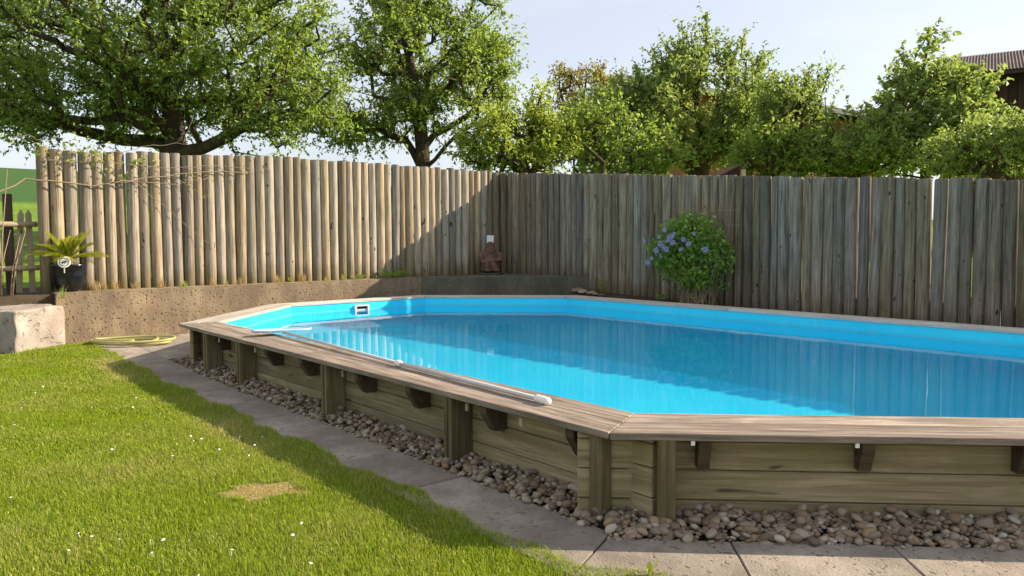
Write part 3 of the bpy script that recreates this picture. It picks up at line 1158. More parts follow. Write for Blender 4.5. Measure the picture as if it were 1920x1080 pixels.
for z in (0.865, 0.30):
    v, f = tube_np([(0, -1.3, z - 0.008), (0, -0.6, z + 0.004), (0, -0.1, z), (0, 0.34, z + 0.006)], 0.035, 8)
    obj('rail', mesh_np('rail', v, f, M['picket'], True), pf, (0.045, 0, 0))
for k, y in enumerate((-1.15, -0.97, -0.79, -0.60, -0.42, -0.24, -0.085, 0.115, 0.265)):
    pts = [(-0.035, -0.02), (0.035, -0.02), (0.035, 1.0), (0.0, 1.06), (-0.035, 1.0)]
    bm = bmesh.new()
    a = [bm.verts.new((-0.012, p[0], p[1])) for p in pts]
    b = [bm.verts.new((0.012, p[0], p[1])) for p in pts]
    bm.faces.new(a)
    bm.faces.new(list(reversed(b)))
    for q in range(5):
        bm.faces.new((a[q], b[q], b[(q + 1) % 5], a[(q + 1) % 5]))
    o = pf_part('picket', bm, M['picket'], (-0.01, y, random.uniform(-0.03, 0.01)))
    o.rotation_euler = (random.gauss(0, 0.02), 0, 0)
bm = box_bm(-0.05, 0.05, -0.05, 0.05, -0.1, 1.26)
pf_part('post', bm, M['post_dark'], (-0.10, 0.04, 0), 0.008)

# ------------------------------------------------------------------ quarry stone block
def stone_block():
    bm = bmesh.new()
    bmesh.ops.create_cube(bm, size=1.0)
    bmesh.ops.subdivide_edges(bm, edges=list(bm.edges), cuts=19, use_grid_fill=True)
    for v in bm.verts:
        c = v.co.copy()
        v.co = Vector((c.x * 0.80, c.y * 1.15, (c.z + 0.5) * 0.57 - 0.05))
        p = v.co * 2.3
        amp = 0.035
        p = Vector((v.co.x * 3.5, v.co.y * 3.5, v.co.z * 4.5))
        # rough broken face on the side away from the pool
        if c.y < -0.42:
            amp = 0.07
            p = Vector((v.co.x * 1.5, v.co.y, v.co.z * 9.0))
        v.co += Vector((noise.noise(p + Vector((3, 0, 0))), noise.noise(p + Vector((0, 7, 0))) * (1.6 if c.y < -0.42 else 1), noise.noise(p + Vector((0, 0, 9))) * 0.6)) * amp
        # rounded top edge
        if c.z > 0.4 and (abs(c.x) > 0.4 or abs(c.y) > 0.4):
            v.co.z -= 0.02
    return bm


blk = obj('stone_block', bm_mesh('stone_block', stone_block(), M['stone'], True))
blk.location = (-8.52, -1.74, 0.0)
blk.rotation_euler = (0, 0, math.atan2(0.75, -0.65) - math.pi)
tag(blk, 'large pale quarry stone block with a broken dark side at the lawn edge', 'stone')

# ------------------------------------------------------------------ coiled hose
path = []
for k in range(150):
    t = k / 149
    a = t * 2 * math.pi * 3.4 + 2.4
    rx = 0.44 + 0.06 * math.sin(a * 0.37 + 0.4)
    ry = 0.30 + 0.05 * math.sin(a * 0.41 + 2.0)
    u, v = rx * math.cos(a), ry * math.sin(a)
    path.append((-7.93 + 0.55 * u - 0.78 * v + 0.05 * math.sin(t * 9), -0.42 + 0.83 * u + 0.52 * v + 0.05 * math.cos(t * 7), 0.02 + 0.016 * t * 3 + 0.006 * math.sin(a * 2)))
v, f = tube_np(path, 0.016, 8)
tag(obj('garden_hose', mesh_np('garden_hose', v, f, M['hose'], True)), 'yellow-green garden hose coiled on the paving below the wall', 'hose')

# ------------------------------------------------------------------ pool net on its telescopic pole
net = tag(empty('pool_net', (-2.1, -0.1, 0.42)), 'pool leaf net on a long grey telescopic pole lying on the coping', 'pool net')


def npart(name, me, parent=net):
    o = obj(name, me, parent)
    return o


pA, pM, pB = np.array([-4.30, 0.02, 0.437]), np.array([-2.08, -0.105, 0.423]), np.array([-0.46, -0.18, 0.421])
o0 = np.array(net.location)
v, f = tube_np([pA - o0, pM - o0], 0.0125, 12)
npart('inner_tube', mesh_np('inner_tube', v, f, M['pole'], True))
v, f = tube_np([pM - o0, pB - o0 - (pB - pM) * 0.05], 0.0145, 12)
npart('outer_tube', mesh_np('outer_tube', v, f, M['pole'], True))
dirp = (pB - pM) / np.linalg.norm(pB - pM)
v, f = tube_np([pM - o0 - dirp * 0.035, pM - o0 - dirp * 0.02, pM - o0 + dirp * 0.02, pM - o0 + dirp * 0.035], [0.019, 0.024, 0.024, 0.019], 12)
npart('collar', mesh_np('collar', v, f, M['grip'], True))
e = pB - o0
v, f = tube_np([e - dirp * 0.10, e - dirp * 0.085, e - dirp * 0.06, e - dirp * 0.04, e - dirp * 0.02, e, e + dirp * 0.012], [0.019, 0.0235, 0.0215, 0.0238, 0.0215, 0.0235, 0.019], 14)
npart('end_grip', mesh_np('end_grip', v, f, M['grip'], True))
nh = empty('net_head')
nh.parent = net
nh.location = (0, 0, 0)
hub = pA - o0
loop = []
side = np.array([0.30, 0.95, 0.0])
side /= np.linalg.norm(side)
fwd = np.array([-0.95, 0.30, 0.0])
prof_net = [(0.0, -0.04), (0.0, -0.10), (0.02, -0.18), (0.08, -0.20), (0.14, -0.165), (0.165, 0.0), (0.14, 0.165), (0.08, 0.20), (0.02, 0.18), (0.0, 0.10), (0.0, 0.04)]
path = [hub + fwd * (a + 0.02) + side * (b * 1.35) + np.array([0, 0, 0.012]) for a, b in prof_net]
path.append(path[0])
v, f = tube_np(path, 0.011, 8, False)
obj('net_rim', mesh_np('net_rim', v, f, M['netblue'], True), nh)
V, F = [], []
ctr = hub + fwd * 0.09
for p in path[:-1]:
    V.append(p + (0, 0, 0.004))
for p in path[:-1]:
    V.append(ctr + (p - ctr) * 0.7 - np.array([0, 0, 0.008]))
n = len(path) - 1
for k in range(n):
    F.append((k, (k + 1) % n, n + (k + 1) % n, n + k))
F.append(tuple(range(n, 2 * n)))
nt = NT('net_fabric')
nco = nt.n('TexCoord').outputs['Object']
nf = nt.noise(nco, 120, 2, 0.5)
M['netting'] = nt.bsdf(nt.mix(nt.ramp(nf, 0.4, 0.6), (0.60, 0.72, 0.80), (0.42, 0.58, 0.70)), 0.6, 0.2)
obj('netting', mesh_np('netting', V, F, M['netting']), nh)

# ------------------------------------------------------------------ leaf and branch tools
def leaves_np(P, Nrm, D, size, aspect=0.5, fold=0.18):
    """diamond leaves folded on the midrib: P base points, D directions, Nrm normals, size per leaf"""
    n = len(P)
    D = D / (np.linalg.norm(D, axis=1, keepdims=True) + 1e-9)
    Sd = np.cross(D, Nrm)
    Sd /= np.linalg.norm(Sd, axis=1, keepdims=True) + 1e-9
    Nn = np.cross(Sd, D)
    s = size[:, None]
    mid = P + D * s * 0.48
    v0 = P
    v1 = mid + Sd * s * aspect * 0.5 + Nn * s * fold
    v2 = P + D * s - Nn * s * fold * 0.5
    v3 = mid - Sd * s * aspect * 0.5 + Nn * s * fold
    V = np.stack([v0, v1, v2, v3], 1).reshape(-1, 3)
    b = np.arange(n)[:, None] * 4
    F = np.stack([b + [0, 1, 2], b + [0, 2, 3]], 1).reshape(-1, 3)
    return V, F


def rand_unit(n):
    v = RNG.standard_normal((n, 3))
    return v / np.linalg.norm(v, axis=1, keepdims=True)


def grow(trunk, limbs, ells, n_pts, shell=0.5, seed=0, gap=0.0, extra=None):
    """skeleton: trunk and limbs given, then every crown point is tied to the nearest limb (shortest way home).
    Returns nodes, parents, first crown index"""
    rg = np.random.default_rng(seed)
    nodes, par, plen = [], [], []

    def chain(path, parent):
        p = parent
        for q in path:
            q = np.asarray(q, float)
            nodes.append(q)
            par.append(p)
            plen.append(0.0 if p < 0 else plen[p] + np.linalg.norm(q - nodes[p]))
            p = len(nodes) - 1
        return p
    chain(trunk, -1)
    for start, path in limbs:
        chain(path, start)
    n0 = len(nodes)
    vol = np.array([e[1][0] * e[1][1] * e[1][2] for e in ells])
    cnt = np.maximum(1, (n_pts * vol / vol.sum())).astype(int)
    A = []
    for (c, r, ax), m in zip(ells, cnt):
        u = rg.standard_normal((m * 2, 3))
        u /= np.linalg.norm(u, axis=1, keepdims=True)
        rad = rg.random(m * 2) ** (1 / 3)
        rad = rad * (1 - shell) + shell * (0.75 + 0.25 * rad)
        q = u * rad[:, None]
        q *= 1 + 0.16 * rg.standard_normal((m * 2, 1)) * (rad[:, None] > 0.6)
        W = c + q[:, :1] * r[0] * ax[0] + q[:, 1:2] * r[1] * ax[1] + q[:, 2:] * r[2] * ax[2]
        if gap > 0:
            g = np.array([noise.noise(Vector(w) * 0.85 + Vector((seed, 0, 0))) for w in W])
            W = W[g > -0.40 + gap]
        A.append(W[:m])
    A = np.concatenate(A)
    if extra is not None:
        A = np.concatenate([A, np.asarray(extra)])
    todo = np.arange(len(A))
    nd = np.array(nodes)
    pl = np.array(plen)
    Dm = np.linalg.norm(A[:, None] - nd[None], axis=2) + 0.25 * pl[None]
    Dm[:, 0] += 50
    best = Dm.min(1)
    arg = Dm.argmin(1)
    alive = np.ones(len(A), bool)
    for _ in range(len(A)):
        i = int(np.argmin(np.where(alive, best, 1e9)))
        alive[i] = False
        p = int(arg[i])
        nodes.append(A[i])
        par.append(p)
        l = plen[p] + float(np.linalg.norm(A[i] - nodes[p]))
        plen.append(l)
        d = np.linalg.norm(A - A[i], axis=1) + 0.25 * l
        k = len(nodes) - 1
        m = alive & (d < best)
        best[m] = d[m]
        arg[m] = k
    return np.array(nodes), np.array(par), n0


def wood_np(nodes, par, n0, r_tip, r_base, expo=0.46):
    n = len(nodes)
    w = np.ones(n)
    for i in range(n - 1, 0, -1):
        if par[i] >= 0:
            w[par[i]] += w[i]
    r = r_tip * w ** expo
    r *= 1 + 0 * r
    f = r_base / r[0]
    big = np.clip((r - r_tip) / (r[0] - r_tip + 1e-9), 0, 1)
    r = r * (1 + (f - 1) * big)
    V, F = [], []
    for i in range(1, n):
        p = par[i]
        a, b = nodes[p], nodes[i]
        d = b - a
        ln = np.linalg.norm(d)
        if ln < 1e-6:
            continue
        d = d / ln
        u = np.cross(d, (0.3, 0.2, 1.0) if abs(d[2]) < 0.9 else (1, 0.1, 0))
        u /= np.linalg.norm(u)
        v = np.cross(d, u)
        sd = 8 if r[i] > 0.05 else (5 if r[i] > 0.015 else 3)
        ra, rb = min(r[p], r[i] * 1.35), r[i]
        base = len(V)
        for q, rr in ((a - d * ra * 0.3, ra), (b, rb)):
            for k in range(sd):
                t = 2 * math.pi * k / sd
                V.append(q + rr * (math.cos(t) * u + math.sin(t) * v))
        for k in range(sd):
            k2 = (k + 1) % sd
            F.append((base + k, base + k2, base + sd + k2, base + sd + k))
    return V, F


def crown_np(nodes, par, n0, shoots, per, slen, lsize, up=0.5, aspect=0.5, droop=0.0, seed=1, bundle=1.0):
    rg = np.random.default_rng(seed)
    C = nodes[n0:]
    ctr = C.mean(0)
    n = len(C)
    out = C - ctr
    out /= np.linalg.norm(out, axis=1, keepdims=True) + 1e-9
    brn = C - nodes[par[n0:]]
    bl = np.linalg.norm(brn, axis=1, keepdims=True)
    brd = brn / (bl + 1e-9)
    P, D, N_ = [], [], []
    for s in range(shoots):
        d = rg.standard_normal((n, 3)) * 0.75 + out * 0.45 + brd * 0.5 + np.array([0, 0, up])
        d /= np.linalg.norm(d, axis=1, keepdims=True)
        ln = slen * (0.45 + 0.9 * rg.random((n, 1)))
        st = C - brd * bl * rg.random((n, 1)) * 0.85
        for k in range(per):
            t = (k + rg.random((n, 1))) / per
            p = st + d * ln * t + np.array([0, 0, -droop]) * (t * t)
            ld = rg.standard_normal((n, 3)) * 0.8 + d * 0.5 * bundle + np.array([0, 0, -0.12])
            nn = rg.standard_normal((n, 3)) * 0.55 + np.array([0, 0, 0.75]) + out * 0.25
            P.append(p)
            D.append(ld)
            N_.append(nn)
    P, D, N_ = np.concatenate(P), np.concatenate(D), np.concatenate(N_)
    sz = lsize * (0.45 + 0.95 * rg.random(len(P)) ** 1.3)
    return leaves_np(P, N_, D, sz, aspect)


AX = (RT.copy(), FW * np.array([1, 1, 0]) / np.linalg.norm(FW[:2]), np.array([0, 0, 1.0]))


def ell(px, py, D, rx, ry, dep):
    """ellipsoid round the point seen at (px, py): radii in photo pixels across and up, metres in depth"""
    return (at(px, py, D), (rx / FPX * D, dep, ry / FPX * D), AX)


def tree(name, label, base_z, D, trunk_px, limbs_px, ells, n_pts, leaf, lsize, r_tip=0.010, r_base=0.2, shoots=3, per=9, slen=0.45, up=0.5, aspect=0.5,
         seed=0, gap=0.0, shell=0.5, extra_px=(), droop=0.0, group='trees beyond the log fences', cat='tree', bundle=1.0):
    tp = [at(px, py, D) for px, py in trunk_px]
    foot = tp[0].copy()
    foot[2] = base_z
    trunk = [foot + (tp[0] - foot) * k / 4 for k in range(4)] + tp
    nt_ = len(trunk)
    limbs = []
    for start, pts in limbs_px:
        limbs.append((4 + start, [at(p[0], p[1], D + p[2]) for p in pts]))
    extra = [at(p[0], p[1], D + p[2]) for p in extra_px] if extra_px else None
    nodes, par, n0 = grow(trunk, limbs, ells, n_pts, seed=seed, gap=gap, shell=shell, extra=extra)
    t = tag(empty(name, foot), label, cat, group)
    o = np.array(foot)
    v, f = wood_np(nodes - o, par, n0, r_tip, r_base)
    obj('trunk', mesh_np('trunk', v, f, M['bark'], True), t)
    V, F = crown_np(nodes - o, par, n0, shoots, per, slen, lsize, up, aspect, droop, seed + 5, bundle)
    obj('crown', mesh_np('crown', V, F, M[leaf]), t)
    return t


# big spreading apple tree behind the sunlit fence
tree('apple_tree', 'broad old apple tree with mossy trunk behind the sunlit fence', 1.0, 15.5,
     [(332, 290), (326, 240), (318, 195), (312, 150), (306, 90), (308, 30), (312, -60)],
     [(0, [(290, 265, 0.2), (230, 262, 0.5), (150, 245, 0.6), (70, 215, 0.4), (0, 200, 0.3)]),
      (0, [(380, 278, -0.3), (430, 255, -0.5), (490, 220, -0.7), (560, 185, -0.5), (620, 150, -0.2)]),
      (1, [(270, 235, 0.8), (200, 215, 1.6), (120, 190, 2.0)]),
      (2, [(370, 190, 0.6), (450, 185, 0.9), (540, 165, 1.0)]),
      (2, [(270, 160, -0.9), (200, 120, -1.4), (120, 90, -1.6)]),
      (3, [(370, 130, -0.9), (430, 70, -1.4), (490, 20, -1.6)]),
      (4, [(260, 60, 0.7), (190, 10, 1.2)]), (4, [(360, 60, 0.9), (430, 0, 1.3)])],
     [ell(300, 60, 15.5, 290, 150, 3.0), ell(120, 110, 15.3, 220, 130, 2.4), ell(480, 130, 15.5, 150, 120, 2.4), ell(60, 190, 15.5, 120, 55, 1.8),
      ell(520, 230, 15.2, 110, 55, 1.6), ell(200, 200, 15.6, 200, 60, 2.0), ell(330, -80, 15.5, 260, 100, 2.6), ell(560, 60, 15.4, 60, 80, 1.3), ell(-60, 80, 15.3, 120, 150, 2.4),
      ell(590, 200, 15.0, 75, 75, 1.4), ell(470, 265, 15.0, 110, 28, 1.0), ell(170, 250, 15.4, 120, 22, 1.2), ell(60, 240, 15.0, 90, 35, 1.2)],
     2050, 'leaf_apple', 0.092, r_base=0.24, shoots=3, per=15, slen=0.55, up=0.6, seed=3, gap=0.24,
     extra_px=[(60 + 45 * k, 60 + 20 * math.sin(k * 2.1), -1.8) for k in range(12)])
# second tree, upright with a forked trunk
tree('pear_tree', 'tall tree with forked dark trunk between the two fences, open crown', 1.4, 19.0,
     [(793, 318), (792, 280), (788, 235), (782, 200), (776, 150), (765, 100), (748, 45), (740, -20)],
     [(0, [(775, 285, 0.1), (760, 262, 0.2), (725, 250, 0.5), (690, 235, 0.6)]),
      (0, [(815, 300, -0.1), (835, 275, -0.2), (858, 252, -0.3), (885, 235, -0.3)]),
      (1, [(812, 255, 0.2), (840, 240, 0.4), (880, 215, 0.5)]),
      (3, [(740, 190, -0.5), (700, 180, -0.8), (660, 170, -0.8)]), (3, [(820, 185, 0.6), (870, 165, 0.9), (920, 160, 0.9)]),
      (4, [(740, 130, 0.6), (700, 100, 0.8)]), (5, [(810, 80, -0.5), (860, 60, -0.7), (905, 40, -0.8)]), (6, [(720, 20, 0.3), (690, -10, 0.5)])],
     [ell(790, 110, 19, 150, 110, 2.0), ell(860, 170, 19, 100, 85, 1.6), ell(700, 190, 19, 100, 80, 1.6), ell(770, 0, 19, 110, 80, 1.6), ell(880, 40, 19, 60, 70, 1.0),
      ell(700, 260, 18.8, 70, 30, 1.0), ell(920, 130, 19, 45, 70, 0.9), ell(640, 210, 18.7, 70, 70, 1.0)],
     1050, 'leaf_pear', 0.102, r_base=0.19, shoots=3, per=13, slen=0.5, up=0.4, seed=11, gap=0.32)
# bright low tree over the fence corner
tree('plum_tree', 'low bright green tree leaning over the fence corner', 1.0, 16.5,
     [(985, 330), (985, 300), (990, 260), (1000, 220), (1012, 185)],
     [(0, [(950, 300, 0.2), (910, 285, 0.3), (880, 290, 0.4)]), (1, [(1020, 270, -0.2), (1045, 265, -0.2)])],
     [ell(965, 265, 16.5, 85, 55, 1.3), ell(905, 290, 16.5, 50, 35, 0.9), ell(1020, 270, 16.5, 50, 50, 1.0), ell(1010, 215, 16.5, 28, 40, 0.7)],
     430, 'leaf_lime', 0.095, r_base=0.10, shoots=3, per=9, slen=0.40, up=0.55, seed=21, gap=0.22, extra_px=[(1018, 170, 0), (1014, 185, 0), (1030, 200, 0.1)])
# sparse olive-yellow tree far back
tree('birch_tree', 'sparse olive-yellow tree standing far behind the others', 1.2, 27.0,
     [(1095, 330), (1092, 270), (1090, 220), (1095, 180), (1100, 145)],
     [(1, [(1065, 220, 0.2), (1050, 170, 0.2), (1048, 140, 0.2)]), (2, [(1130, 180, 0.3), (1150, 150, 0.4)])],
     [ell(1105, 165, 27, 50, 38, 1.4), ell(1055, 165, 27, 22, 45, 0.8), ell(1085, 240, 27, 60, 60, 1.4), ell(1160, 180, 27, 50, 35, 1.2)],
     330, 'leaf_olive', 0.13, r_base=0.12, shoots=3, per=8, slen=0.45, up=0.35, seed=31, gap=0.3)
# spreading cherry with upright shoots
shoots_px = []
for x0, y0, x1, y1 in ((1318, 140, 1325, 30), (1290, 150, 1278, 45), (1300, 130, 1296, 60), (1345, 130, 1340, 75), (1250, 170, 1225, 95), (1262, 170, 1250, 80), (1370, 130, 1368, 85),
                       (1388, 120, 1394, 75), (1400, 130, 1440, 100), (1405, 150, 1432, 125), (1275, 130, 1270, 85), (1240, 160, 1232, 120), (1210, 165, 1195, 140), (1330, 100, 1322, 60)):
    for k in range(5):
        t = (k + 1) / 5
        shoots_px.append((x0 + (x1 - x0) * t, y0 + (y1 - y0) * t, 0.3 * math.sin(x0)))
tree('cherry_tree', 'wide cherry tree with tall upright shoots and forked trunk behind the shaded fence', 0.5, 20.0,
     [(1315, 335), (1318, 318), (1322, 305)],
     [(0, [(1295, 318, 0.1), (1270, 300, 0.3), (1230, 275, 0.5), (1180, 250, 0.5)]),
      (2, [(1345, 280, -0.2), (1370, 250, -0.4), (1400, 215, -0.4)]), (2, [(1318, 270, 0.3), (1310, 220, 0.4), (1305, 170, 0.3), (1315, 120, 0.2)]),
      (2, [(1290, 270, -0.5), (1250, 220, -0.8), (1225, 180, -0.8)])],
     [ell(1290, 225, 20.0, 150, 85, 2.0), ell(1170, 250, 20.2, 95, 70, 1.5), ell(1385, 230, 19.8, 75, 80, 1.5), ell(1310, 150, 20.0, 80, 55, 1.3), ell(1140, 215, 20.3, 60, 45, 1.0), ell(1230, 295, 19.8, 130, 30, 1.2)],
     1150, 'leaf_cherry', 0.105, r_base=0.21, shoots=3, per=13, slen=0.46, up=0.75, aspect=0.55, seed=41, gap=0.24, extra_px=shoots_px)
tree('cherry_tree', 'slender young cherry tree with loose top beside the orange-brown house', 0.5, 17.0,
     [(1492, 335), (1490, 300), (1487, 260), (1490, 215), (1500, 175)],
     [(0, [(1520, 290, 0.2), (1545, 270, 0.2)]), (1, [(1460, 265, -0.2), (1440, 235, -0.3)]), (2, [(1520, 215, 0.2), (1540, 180, 0.2), (1550, 150, 0.2)]), (3, [(1470, 180, 0), (1455, 155, 0)])],
     [ell(1490, 235, 17, 62, 70, 1.2), ell(1500, 180, 17, 38, 40, 0.8), ell(1465, 280, 17, 55, 40, 1.0), ell(1445, 190, 17, 28, 40, 0.6), ell(1530, 290, 17, 45, 35, 0.8)],
     380, 'leaf_cherry', 0.095, r_base=0.08, shoots=3, per=9, slen=0.34, up=0.7, aspect=0.55, seed=51, gap=0.28,
     extra_px=[(1518, 125, 0), (1536, 135, 0), (1550, 132, 0), (1545, 150, 0), (1556, 140, 0), (1532, 150, 0), (1552, 165, 0), (1450, 140, 0), (1452, 150, 0)])
tree('maple_tree', 'loose leafy tree with a pointed top in front of the dark barn', 0.5, 16.0,
     [(1735, 335), (1732, 290), (1728, 240), (1722, 190), (1730, 140), (1738, 95), (1742, 70)],
     [(0, [(1765, 285, 0.2), (1795, 255, 0.3)]), (1, [(1690, 255, -0.2), (1650, 238, -0.3), (1622, 228, -0.3)]), (2, [(1770, 200, 0.3), (1805, 165, 0.4)]), (3, [(1690, 160, -0.2), (1665, 140, -0.2)])],
     [ell(1735, 215, 16, 90, 85, 1.5), ell(1665, 245, 16, 48, 34, 1.1), ell(1800, 180, 16, 45, 55, 1.0), ell(1735, 130, 16, 38, 45, 0.8), ell(1690, 290, 16, 90, 40, 1.2), ell(1770, 280, 16, 60, 50, 1.2)],
     480, 'leaf_cherry', 0.112, r_base=0.10, shoots=3, per=10, slen=0.34, up=0.45, aspect=0.75, seed=61, gap=0.30,
     extra_px=[(1738, 70, 0), (1752, 80, 0), (1768, 72, 0), (1720, 85, 0), (1690, 105, 0), (1598, 208, 0), (1745, 60, 0.1), (1800, 115, 0.1)])
tree('hazel_shrub', 'dense olive green shrub at the right end of the shaded fence', 0.5, 13.0,
     [(1868, 335), (1866, 300), (1862, 270), (1865, 245)],
     [(0, [(1900, 290, 0.1), (1930, 260, 0.2)]), (0, [(1830, 290, 0.1), (1800, 275, 0.2)])],
     [ell(1865, 278, 13, 85, 52, 1.1), ell(1925, 262, 13, 50, 38, 0.9), ell(1800, 290, 13.2, 60, 40, 0.9), ell(1960, 280, 13, 60, 60, 1.0)],
     420, 'leaf_cherry', 0.075, r_base=0.05, shoots=3, per=11, slen=0.3, up=0.4, aspect=0.7, seed=71, gap=0.2, cat='shrub')
tree('hedge_shrub', 'low leafy shrub behind the fence under the pointed tree', 0.5, 16.0,
     [(1590, 335), (1588, 315), (1590, 300)], [(0, [(1640, 320, 0.1), (1680, 310, 0.2)])],
     [ell(1585, 290, 16.0, 80, 48, 1.2), ell(1660, 300, 16.0, 90, 40, 1.2)],
     230, 'leaf_apple', 0.10, r_base=0.05, shoots=3, per=9, slen=0.42, up=0.6, aspect=0.6, seed=81, gap=0.3, cat='shrub')
tree('hedge_shrub', 'dark low shrub behind the fence at the foot of the wide cherry tree', 0.5, 17.0,
     [(1130, 335), (1130, 318), (1132, 305)], [(0, [(1180, 320, 0.1), (1210, 312, 0.1)])],
     [ell(1125, 275, 17, 70, 62, 1.2), ell(1200, 295, 17, 80, 44, 1.2)],
     290, 'leaf_apple', 0.095, r_base=0.025, shoots=3, per=9, slen=0.45, up=0.6, aspect=0.6, seed=91, gap=0.26, cat='shrub')

tree('hedge_shrub', 'low leafy shrub behind the fence beside the small dark hut', 0.5, 16.5,
     [(1440, 335), (1438, 318), (1440, 305)], [(0, [(1470, 318, 0.1)])], [ell(1440, 292, 16.5, 65, 48, 1.0)],
     150, 'leaf_apple', 0.10, r_base=0.05, shoots=3, per=9, slen=0.42, up=0.6, aspect=0.6, seed=95, gap=0.25, cat='shrub')

# ------------------------------------------------------------------ buildings behind the trees
def rot_frame(P0, P1):
    d = np.array(P1) - np.array(P0)
    return math.atan2(d[1], d[0]), float(np.hypot(d[0], d[1]))


barn = None


def house_dark():
    a, b = at(1752, 140, 30), at(2230, 142, 26)
    rz, ln = rot_frame(a, b)
    zb = 0.7
    t = tag(empty('barn', (a[0], a[1], zb), rz), 'dark brown timber barn with a ribbed tile roof at the right', 'barn')
    h = a[2] - zb
    bm = box_bm(0.35, ln, 0.0, 3.4, -0.3, h)
    obj('wall', bm_mesh('wall', bm, M['dark_wood']), t)
    for k in range(24):
        x = 0.36 + k * (ln - 0.4) / 24
        bm = box_bm(0, (ln - 0.4) / 24 - 0.02, -0.03, -0.002, 0, h - 0.1)
        obj('board', bm_mesh('board', bm, M['dark_wood']), t, (x, 0, 0))
    # roof: two slopes with rolled tile ribs
    ov = 0.9
    rise = 1.55
    for s in (0, 1):
        V, F = [], []
        nx, ny = 300, 14
        for j in range(ny + 1):
            for i in range(nx + 1):
                u, v = i / nx, j / ny
                x = -0.25 + u * (ln + 0.5)
                y = -ov + v * (3.5 + ov)
                z = h - 0.25 + v * rise + 0.022 * math.sin(i * math.pi * 0.5)
                V.append((x, y if s == 0 else 3.5 + (3.5 - y) * 0.12, z))
        for j in range(ny):
            for i in range(nx):
                q = j * (nx + 1) + i
                F.append((q, q + 1, q + nx + 2, q + nx + 1))
        r = obj('roof', mesh_np('roof', V, F, M['roof_tile']), t)
    bm = box_bm(-0.25, ln + 0.25, -ov - 0.06, -ov - 0.0, h - 0.42, h - 0.30)
    obj('gutter', bm_mesh('gutter', bm, M['dark_wood']), t)
    bm = box_bm(1.2, 2.4, -0.05, -0.005, 1.0, 2.2)
    obj('window', bm_mesh('window', bm, M['black']), t)


def house_orange():
    a, b = at(1200, 150, 33), at(1668, 224, 29)
    rz, ln = rot_frame(a, b)
    zb = 0.7
    t = tag(empty('timber_house', (a[0], a[1], zb), rz), 'orange-brown timber house with cream roof edge half hidden by trees', 'house')
    h0, h1 = a[2] - zb, b[2] - zb
    pts = [(0.3, 0, -0.3), (ln - 0.3, 0, -0.3), (ln - 0.3, 0, h1 - 0.25), (0.3, 0, h0 - 0.25)]
    bm = bmesh.new()
    f0 = [bm.verts.new(p) for p in pts]
    f1 = [bm.verts.new((p[0], 6.0, p[2])) for p in pts]
    bm.faces.new(f0)
    bm.faces.new(list(reversed(f1)))
    for k in range(4):
        bm.faces.new((f0[k], f1[k], f1[(k + 1) % 4], f0[(k + 1) % 4]))
    obj('wall', bm_mesh('wall', bm, M['orange_wood']), t)
    sl_ = math.atan2(h1 - h0, ln)
    b_ = Bag()
    b_.box((ln / 2, 2.6, 0), (ln + 0.8, 7.0, 0.14))
    o = obj('roof', b_.mesh('roof', M['roof_tile']), t, (0, 0, 0))
    o.matrix_local = Matrix.Translation((0, 0, h0 - 0.1)) @ Matrix.Rotation(-sl_, 4, 'Y')
    b_ = Bag()
    b_.box((ln / 2, -0.93, -0.01), (ln + 0.8, 0.04, 0.20))
    o = obj('fascia', b_.mesh('fascia', M['fascia']), t)
    o.matrix_local = Matrix.Translation((0, 0, h0 - 0.1)) @ Matrix.Rotation(-sl_, 4, 'Y')
    for k in range(18):
        bm = box_bm(0, 0.085, -0.06, -0.004, 1.9, 3.7)
        obj('slat', bm_mesh('slat', bm, M['yellow_wood']), t, (ln - 3.1 + k * 0.115, 0, 0))
    bm = box_bm(ln - 2.9, ln - 2.3, -0.05, -0.006, 4.15, 4.7)
    obj('window', bm_mesh('window', bm, M['black']), t)


house_dark()
house_orange()
# small dark hut just behind the shaded fence
hp = at(1392, 306, 12.0)
hut = tag(empty('garden_hut', (hp[0], hp[1], 0.45), math.atan2(RT[1], RT[0])), 'small dark garden hut roof peeping over the shaded fence', 'hut')
hz = hp[2] - 0.45
bm = prism_bm([(-0.40, 0.05), (-0.02, 0.05), (-0.02, 0.8), (-0.40, 0.8)], 0, hz, zf=lambda i: hz - 0.045 - (0.21 if i in (0, 3) else 0.0))
obj('wall', bm_mesh('wall', bm, M['dark_wood']), hut)
bm = bmesh.new()
q = [bm.verts.new(p) for p in ((-0.42, 0, hz - 0.26), (0.03, 0, hz - 0.02), (0.03, 0.9, hz - 0.02), (-0.42, 0.9, hz - 0.26), (-0.42, 0, hz - 0.22), (0.03, 0, hz + 0.01), (0.03, 0.9, hz + 0.01), (-0.42, 0.9, hz - 0.22))]
for f in ((3, 2, 1, 0), (4, 5, 6, 7), (0, 1, 5, 4), (1, 2, 6, 5), (2, 3, 7, 6), (3, 0, 4, 7)):
    bm.faces.new([q[i] for i in f])
obj('roof', bm_mesh('roof', bm, M['dark_wood']), hut)
bm = box_bm(-0.015, 0.05, -0.02, 0.04, 0, hz - 0.1)
obj('post', bm_mesh('post', bm, M['picket']), hut)

